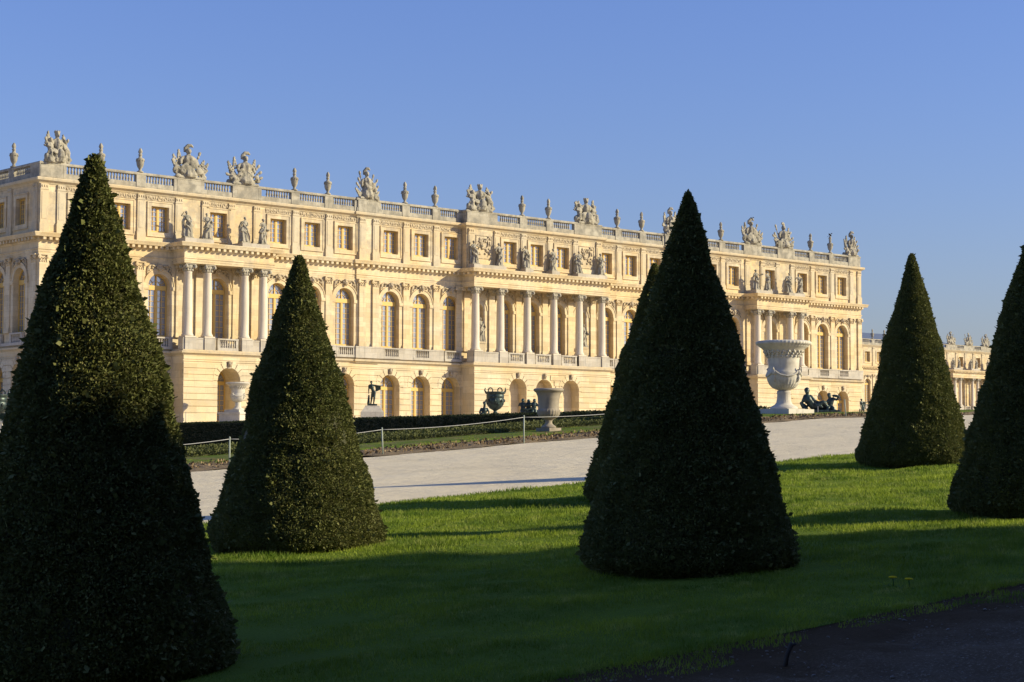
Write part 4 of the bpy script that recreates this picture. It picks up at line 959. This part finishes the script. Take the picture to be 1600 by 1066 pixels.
# ------------------------------------------------------------------ urns, bronzes
def urn_big():
    r=thing('marble_urn','big white marble urn with wide rim on a square plinth, beside the black yew cone','urn',(0,0,0))
    bm=bmesh.new()
    P=[(.44,.21),(.44,.25),(.40,.29),(.30,.34),(.24,.40),(.215,.52),(.205,.66),(.22,.72),(.22,.78),(.16,.80)]
    lathe(bm,P,48,mod=lambda p,z,q:q*(1+.035*math.cos(20*p)) if .38<z<.7 else q); obj('foot',mesh(bm,'foot',M['marble']),None,r)
    bm=bmesh.new()
    P=[(.16,.80),(.20,.81),(.36,.88),(.46,.99),(.52,1.12),(.545,1.26),(.54,1.38),(.50,1.44),(.485,1.50),(.485,1.62),(.495,1.78),(.53,1.92),(.60,2.04),(.68,2.12),(.74,2.165),(.79,2.20),(.80,2.235),(.855,2.25),(.877,2.285),(.872,2.325),(.84,2.36),(.78,2.375),(.70,2.30),(.2,2.28)]
    def md(p,z,q):
        if .82<z<1.2: return q*(1+.03*math.cos(28*p)*(1-(z-.82)/.38))
        if 2.18<z<2.34: return q*(1+.014*math.cos(44*p))
        return q
    P2=[]
    for (a,b),(c,d) in zip(P,P[1:]):
        m=max(1,int(math.hypot(c-a,d-b)/.035)); P2+=[(a+(c-a)*k/m,b+(d-b)*k/m) for k in range(m)]
    P2.append(P[-1]); lathe(bm,P2,160,mod=md)
    ob=obj('bowl',mesh(bm,'bowl',M['marble']),None,r)
    bm=bmesh.new(); rr=random.Random(3)     # acanthus band under the rim
    for k in range(22):
        a=2*PI*k/22; 
        for j in range(3):
            R=.53+.045*j; z=1.88+.075*j; ell(bm,(R*math.cos(a+.05*(j-1)),R*math.sin(a+.05*(j-1)),z),(.042,.042,.055),sub=1)
        a2=a+PI/22; ell(bm,(.585*math.cos(a2),.585*math.sin(a2),2.00),(.035,.035,.045),sub=1)
    obj('leaf_band',mesh(bm,'leaf_band',M['marble']),None,ob)
    for k in range(4):
        a=k*PI/2+SCR+PI/4; bm=bmesh.new(); u=Vector((math.cos(a),math.sin(a),0)); v=Vector((-u.y,u.x,0))
        # paired masks joined by hanging cloth
        p=u*.55+Vector((0,0,1.36)); ell(bm,p,(.085,.085,.11)); ell(bm,p+u*.06+Vector((0,0,-.02)),(.04,.04,.05),sub=1)
        pts=[u*.55+v*(-.02)+Vector((0,0,1.42))]
        a2=a+PI/2; u2=Vector((math.cos(a2),math.sin(a2),0))
        pts=[(u*(1-w)+u2*w).normalized()*(.56)+Vector((0,0,1.44-.20*math.sin(PI*w))) for w in (0,.15,.3,.5,.7,.85,1)]
        tube(bm,pts,[.04,.035,.03,.026,.03,.035,.04],8)
        tube(bm,[p+Vector((0,0,.05)),p+u*.07+Vector((0,0,.13)),p+u*.02+Vector((0,0,.17))],[.04,.035,.02],7)
        tube(bm,[p+u*-.02,p+u*.02-Vector((0,0,.18)),p-u*.04-Vector((0,0,.30))],[.05,.035,.02],7)
        obj('handle',mesh(bm,'handle',M['marble']),None,r)
    bm=bmesh.new(); box(bm,-.68,.68,-.68,.68,-.35,.20); box(bm,-.47,.47,-.47,.47,.20,.215); q=obj('plinth',mesh(bm,'plinth',M['marble']),None,r)
    return r
def copy_tree(o,parent=None):
    c=o.copy(); C.objects.link(c)
    if parent: c.parent=parent
    for ch in o.children: copy_tree(ch,c)
    return c
U1=urn_big(); s=at(1225,37.0); U1.location=(s,37.0,2.99); U1['group']='white marble urns'
U1.rotation_euler=(0,0,.06)
U2=copy_tree(U1); s=at(372,118.5); U2.location=(s,118.5,4.55); U2.rotation_euler=(0,0,.3); U2.scale=(1.08,1.08,.98); tag(U2,'white marble urn on a pedestal before the palace, at the left cones','urn','white marble urns')
bm=bmesh.new(); box(bm,-.95,.95,-.95,.95,-1.0,-.15); box(bm,-1.02,1.02,-1.02,1.02,-.15,-.0); obj('pedestal',mesh(bm,'pedestal',M['marble']),None,U2)
# grey stone urn by the path
r=thing('stone_urn','brownish grey stone urn with fluted bowl on low square base by the gravel path','urn',(at(857.5,36.9),36.9,2.42))
bm=bmesh.new()
P=[(.10,.26),(.12,.28),(.18,.33),(.26,.38),(.31,.46),(.33,.56),(.325,.60),(.30,.63),(.295,.75),(.305,.90),(.33,1.05),(.37,1.15),(.42,1.19),(.445,1.22),(.44,1.26),(.40,1.285),(.36,1.27),(.1,1.24)]
P2=[]
for (a,b),(c,d) in zip(P,P[1:]):
    m=max(1,int(math.hypot(c-a,d-b)/.03)); P2+=[(a+(c-a)*k/m,b+(d-b)*k/m) for k in range(m)]
lathe(bm,P2+[P[-1]],96,mod=lambda p,z,q:q*(1+.05*abs(math.cos(11*p))) if .36<z<.62 else q,c=(0,0,.06)); obj('bowl',mesh(bm,'bowl',M['urnstone']),None,r)
bm=bmesh.new(); lathe(bm,[(.22,.10),(.22,.14),(.17,.18),(.115,.22),(.095,.30),(.12,.33)],32); obj('foot',mesh(bm,'foot',M['urnstone']),None,r)
bm=bmesh.new(); box(bm,-.26,.26,-.26,.26,-.05,.10); box(bm,-.42,.42,-.36,.36,-.25,-.04); obj('plinth',mesh(bm,'plinth',M['urnstone']),None,r); r.rotation_euler=(0,0,.1); r.scale=(.96,.96,.885)
# bronze vases
def bronze_vase(label,loc,rz,ped):
    r=thing('bronze_vase',label,'vase',loc,rz,'green bronze vases')
    bm=bmesh.new(); lathe(bm,[(.14,.32),(.2,.36),(.42,.48),(.60,.70),(.69,.98),(.70,1.20),(.66,1.26),(.68,1.30),(.68,1.52),(.66,1.56),(.74,1.62),(.80,1.70),(.80,1.76),(.70,1.78),(.3,1.74)],40)
    for k in range(8): a=k*PI/4; ell(bm,(.69*math.cos(a),.69*math.sin(a),1.08),(.1,.1,.14),sub=1); ell(bm,(.64*math.cos(a+.4),.64*math.sin(a+.4),.85),(.09,.09,.1),sub=1)
    obj('bowl',mesh(bm,'bowl',M['bronze']),None,r)
    bm=bmesh.new(); lathe(bm,[(.34,0),(.34,.06),(.24,.12),(.15,.2),(.12,.27),(.15,.32)],24); obj('foot',mesh(bm,'foot',M['bronze']),None,r)
    for s in (-1,1):
        bm=bmesh.new(); pts=[(s*(.36)+.17*math.cos(a),-.02,1.88+.19*math.sin(a)) for a in [-PI/2+2*PI*k/14 for k in range(15)]]
        tube(bm,pts,.045,7); obj('handle',mesh(bm,'handle',M['bronze']),None,r)
        bm=bmesh.new(); tube(bm,[(s*.72,-.1,1.72),(s*.80,-.1,1.88),(s*.76,-.1,2.05)],[.08,.06,.03],7); ell(bm,(s*.77,-.1,2.02),(.05,.05,.07),sub=1); obj('rim_figure',mesh(bm,'rim_figure',M['bronze']),None,r)
    if ped: bm=bmesh.new(); box(bm,-.5,.5,-.5,.5,-ped,-.1); box(bm,-.58,.58,-.58,.58,-.1,0); obj('pedestal',mesh(bm,'pedestal',M['marble']),None,r)
bronze_vase('dark green bronze vase with ring handles, standing behind the black hedge before the portico',(at(774,104),104,4.38),SCR,1.0)
bronze_vase('pale green bronze vase cut by the left edge of the view',(at(-4,112),112,3.55),SCR,.6)
# nude bronze figure on pedestal
r=thing('bronze_statue','dark bronze standing youth with outstretched arm and cloak on white pedestal','statue',(at(582,119.5),119.5,3.8),SCR+.1)
fm=figure(9,(-.33,-.05,1.02),(.85,-.08,1.66),.07,1,None,True); fm.materials.append(M['bronze']); o=obj('bronze_figure',fm,None,r,(0,0,1.62)); o.scale=(.95,.95,.92)
bm=bmesh.new(); box(bm,-.95,.95,-.8,.8,-.3,1.0); v=[]
for z,w in ((1.0,.92),(1.45,.60),(1.52,.60)): v.append([bm.verts.new((sx*w,sy*w*.85,z)) for sx,sy in ((-1,-1),(1,-1),(1,1),(-1,1))])
for a,b in zip(v,v[1:]):
    for i in range(4): bm.faces.new((a[i],a[(i+1)%4],b[(i+1)%4],b[i]))
bm.faces.new(v[-1]); obj('pedestal',mesh(bm,'pedestal',M['marble']),None,r)
# bronze groups
def cap(bm,a,b,r0,r1): tube(bm,[a,((Vector(a)+Vector(b))/2),b],[r0,(r0+r1)/2*1.05,r1],9); ell(bm,a,r0*.98,sub=1); ell(bm,b,r1*.98,sub=1)
def person(bm,hip,chest,head,la,ra,ll,rl,k=1):
    """limbs given as lists of joints"""
    hip,chest,head=map(Vector,(hip,chest,head))
    ell(bm,hip,(.17*k,.15*k,.15*k)); ell(bm,chest,(.20*k,.15*k,.20*k)); cap(bm,hip,chest,.15*k,.17*k); cap(bm,chest,head,.09*k,.07*k)
    ell(bm,head,(.10*k,.115*k,.13*k)); ell(bm,head+Vector((0,.03*k,.05*k)),(.125*k,.125*k,.11*k)); ell(bm,head+Vector((0,-.11*k,-.02*k)),(.025*k,.03*k,.035*k),sub=1)
    for L,r in ((la,(.075,.055,.04)),(ra,(.075,.055,.04)),(ll,(.125,.09,.055)),(rl,(.125,.09,.055))):
        for i in range(len(L)-1): cap(bm,L[i],L[i+1],r[min(i,2)]*k,r[min(i+1,2)]*k)
        ell(bm,L[-1],(.06*k,.05*k,.05*k),sub=1)
bm=bmesh.new()   # reclining river figure with a child
person(bm,(-.1,0,.32),(-.45,-.02,.72),(-.52,-.06,1.18),[(-.65,0,.9),(-.85,.05,.5),(-.6,-.1,.12)],[(-.28,-.05,.9),(.0,-.1,.62),(.3,-.12,.55)],[(.0,-.08,.3),(.55,-.12,.55),(1.0,-.1,.15)],[(.0,.1,.28),(.5,.1,.3),(1.15,.1,.10)],1.5)
person(bm,(1.05,.15,.28),(1.1,.12,.62),(1.0,.08,.92),[(1.0,.1,.72),(.8,0,.55),(.65,-.05,.6)],[(1.22,.1,.76),(1.5,.0,.70),(1.62,-.05,.86)],[(1.0,0,.25),(.85,-.2,.2),(.8,-.2,.05)],[(1.12,0,.25),(1.2,-.25,.2),(1.35,-.25,.05)],1.15)
cap(bm,(-.6,.1,.2),(-.9,.15,.5),.2,.1); tube(bm,[(-.2,-.1,.5),(.1,-.18,.35),(.5,-.2,.25)],[.12,.12,.08],8); tube(bm,[(1.2,.1,.95),(1.45,0,.92),(1.62,-.05,.86)],[.06,.08,.07],7)
box(bm,-1.1,1.7,-.4,.4,-.2,.10)
o=obj('reclining_bronze',remesh(bm,.03,'reclining_bronze',.01),M['bronze'],None,(at(1273,66),66,4.02),SCR); tag(o,'green bronze reclining figure with a child, on the terrace right of the white urn','sculpture'); o.scale=(.86,.86,1.0)
bm=bmesh.new(); box(bm,-1.3,1.9,-.6,.6,-.5,-.14); q=obj('plinth',bm,M['pale'],o)
def putti(seed,name,label,loc,sc_):
    bm=bmesh.new(); r=random.Random(seed)
    for k in range(3):
        x=(k-1)*.36; y=r.uniform(-.1,.1); z=.0
        hd=(x+r.uniform(-.06,.06),y-.03,.98+r.uniform(-.08,.06))
        person(bm,(x,y,.42),(x,y,.70),hd,[(x-.14,y,.78),(x-.28,y-.1,.62),(x-.2,y-.2,.8)],[(x+.14,y,.78),(x+.26,y-.08,.60),(x+.35,y-.1,.72)],[(x-.07,y,.38),(x-.1,y-.12,.2),(x-.08,y,.03)],[(x+.07,y,.38),(x+.12,y-.1,.2),(x+.1,y,.03)],.98)
        ell(bm,(hd[0],hd[1]+.02,hd[2]+.05),(.1,.1,.08))
    tube(bm,[(-.5,-.2,.5),(-.1,-.25,.35),(.4,-.2,.55)],[.06,.08,.05],8); box(bm,-.6,.6,-.3,.3,-.1,.06)
    o=obj(name,remesh(bm,.028,name,.008),M['bronze'],None,loc,SCR); o.scale=(sc_,)*3; tag(o,label,'sculpture'); 
    bm=bmesh.new(); box(bm,-.65,.65,-.35,.35,-.6,-.06); obj('plinth',bm,M['pale'],o)
putti(3,'bronze_children','group of dark bronze children left of the grey stone urn',(at(826,86),86,3.98),.98)
o=obj('bronze_child',fm,None,None,(at(1347,66),66,3.88),SCR+.6); o.scale=(.5,.5,.46); tag(o,'small green bronze figure before the far right corner of the palace','sculpture')
bm=bmesh.new(); person(bm,(0,0,.2),(0,0,.55),(.02,-.05,.98),[(-.18,0,.66),(-.3,-.1,.4),(-.1,-.25,.35)],[(.18,0,.66),(.32,-.05,.4),(.2,-.25,.3)],[(-.08,0,.2),(-.15,-.4,.25),(-.15,-.45,-.1)],[(.08,0,.2),(.2,-.4,.2),(.2,-.45,-.1)],1.0); box(bm,-.5,.5,-.55,.3,-.35,.08)
o=obj('bronze_seated_figure',remesh(bm,.028,'bronze_seated_figure',.008),M['bronze'],None,(at(757,88),88,3.75),SCR); tag(o,'head and shoulders of a seated bronze figure showing above the black hedge','sculpture')
# ------------------------------------------------------------------ rope fence, small things
def post(px,t,h,lab,lean=0,thick=.019,grp='thin posts of the rope fence along the path',mat=None):
    s=at(px,t); bm=bmesh.new(); tube(bm,[(0,0,-.1),(lean*.5,0,h*.5),(lean,0,h)],[thick,thick,thick*.9],8); ell(bm,(lean,0,h),(thick*1.2,)*3,sub=1); z=zf(s,t)
    o=obj('rope_post' if mat is None else 'metal_post',bm,mat or M['post'],None,(s,t,z)); tag(o,lab,'post',grp); return Vector((s+lean,t,z+h*.95))
ps=[post(118,34.6,.70,'thin pale green fence post behind the huge left yew cone'),post(360,34.6,.70,'thin pale green fence post left of the second yew cone'),post(599,34.6,.66,'thin pale green fence post just right of the second yew cone',-.03),post(819,34.6,.72,'thin pale green fence post left of the grey stone urn'),post(1035,34.6,.7,'thin pale green fence post hidden behind the black yew cone')]
pr_=post(1322,34.7,.56,'leaning thin post at the far right end of the gravel path',-.07)
for i,(a,b) in enumerate(zip(ps,ps[1:])):
    bm=bmesh.new(); tube(bm,[a+(b-a)*u-Vector((0,0,.10*4*u*(1-u)*(.6 if i!=1 else .8))) for u in [k/16 for k in range(17)]],.0065,6)
    o=obj('rope',bm,M['rope']); tag(o,['thin white rope sagging from behind the huge left cone to the first post','thin white rope behind the second yew cone','long thin white rope running right from the post beside the second cone','thin white rope running from the post by the stone urn to the black cone'][i],'rope','white ropes of the path fence')
for px,t,h,lab in ((291,116,.85,'thin metal post before the palace base, left of the white urn'),(635,115,.95,'thin metal post before the palace arches, right of the bronze youth'),(942,100,.9,'thin metal post before the palace, near the black yew cone'),(1278,64,.5,'short thin post beside the reclining bronze')):
    post(px,t,h,lab,0,.022,'thin posts near the palace',M['lead'])
def dandelion(px,y,lab):
    d=fw*f+Rt*(px-800)+up*-(y-533); k=0
    for i in range(4000):
        k=i*.01/f*1.0; p=Vector((0,0,2))+d*(k)
        if p.z<zf(p.x,p.y)+.07: break
    r=thing('dandelion',lab,'flower',(p.x,p.y,zf(p.x,p.y)),0,'dandelions in the near grass')
    bm=bmesh.new(); tube(bm,[(0,0,0),(.005,0,.05),(0,0,.085)],.004,5); obj('stem',bm,M['green'],r)
    bm=bmesh.new()
    for j in range(46):
        a=j*2.4; q=.006+.018*(j/46)**.5; tube(bm,[(0,0,.085),(q*math.cos(a),q*math.sin(a),.098-.3*q*(j/46))],[.002,.0035],4)
    ell(bm,(0,0,.088),(.012,.012,.006),sub=1); obj('flower_head',bm,M['yellow'],r); r.scale=(1.5,1.5,1.1)
    bm=bmesh.new()
    for j in range(6):
        a=j*1.05; vs=[bm.verts.new(p_) for p_ in ((0,0,.01),(.05*math.cos(a-.15),.05*math.sin(a-.15),.03),(.11*math.cos(a),.11*math.sin(a),.025),(.05*math.cos(a+.15),.05*math.sin(a+.15),.03))]; bm.faces.new(vs)
    obj('leaf_rosette',bm,M['green'],r)
dandelion(1396,906,'left one of two yellow dandelions in the shaded grass'); dandelion(1421,909,'right one of two yellow dandelions in the shaded grass')
d=fw*f+Rt*(1226-800)+up*-(1040-533); p=None
for i in range(4000):
    p=Vector((0,0,2))+d*(i*.01/f)
    if p.z<zf(p.x,p.y): break
bm=bmesh.new(); tube(bm,[(0,0,-.05),(.02,-.01,.07),(.05,-.02,.15)],[.016,.015,.017],7); tube(bm,[(.04,-.02,.13),(.075,-.03,.145)],[.012,.008],6)
o=obj('wooden_stake',bm,M['wood'],None,(p.x,p.y,zf(p.x,p.y)),SCR); tag(o,'short dark wooden stake leaning out of the near path edge','stake')
# ------------------------------------------------------------------ light
EL=math.radians(22.5); SX=Rt*1.0-Fh*.07; SX.normalize()
sd=Vector((SX.x*math.cos(EL),SX.y*math.cos(EL),math.sin(EL)))
sun=bpy.data.lights.new('sun','SUN'); sun.energy=5.0; sun.angle=math.radians(.5); sun.color=(1,.88,.59)
so=bpy.data.objects.new('sun',sun); C.objects.link(so); so.rotation_euler=(-sd).to_track_quat('-Z','Y').to_euler(); so.location=(0,0,60)
w=bpy.data.worlds.new('World'); sc.world=w; w.use_nodes=True; nt=w.node_tree; nt.nodes.clear()
sk=nt.nodes.new('ShaderNodeTexSky'); sk.sky_type='NISHITA'; sk.sun_disc=False; sk.sun_elevation=EL; sk.sun_rotation=math.atan2(SX.x,SX.y); sk.air_density=1.5; sk.dust_density=.6; sk.ozone_density=2.0; sk.altitude=100
bg=nt.nodes.new('ShaderNodeBackground'); bg.inputs[1].default_value=.07; wo=nt.nodes.new('ShaderNodeOutputWorld'); mxw=nt.nodes.new('ShaderNodeMix'); mxw.data_type='RGBA'; mxw.blend_type='MULTIPLY'; mxw.inputs[0].default_value=1; mxw.inputs[7].default_value=(.77,.93,1.74,1); nt.links.new(sk.outputs[0],mxw.inputs[6]); nt.links.new(mxw.outputs[2],bg.inputs[0]); nt.links.new(bg.outputs[0],wo.inputs[0])
vs=sc.view_settings; vs.view_transform='Standard'; vs.look='None'; vs.exposure=.42; vs.gamma=1
bpy.data.scenes.remove(SCR2)
sc.cycles.max_bounces=6; sc.cycles.diffuse_bounces=3; sc.cycles.glossy_bounces=3; sc.cycles.transmission_bounces=2; sc.cycles.use_fast_gi=False
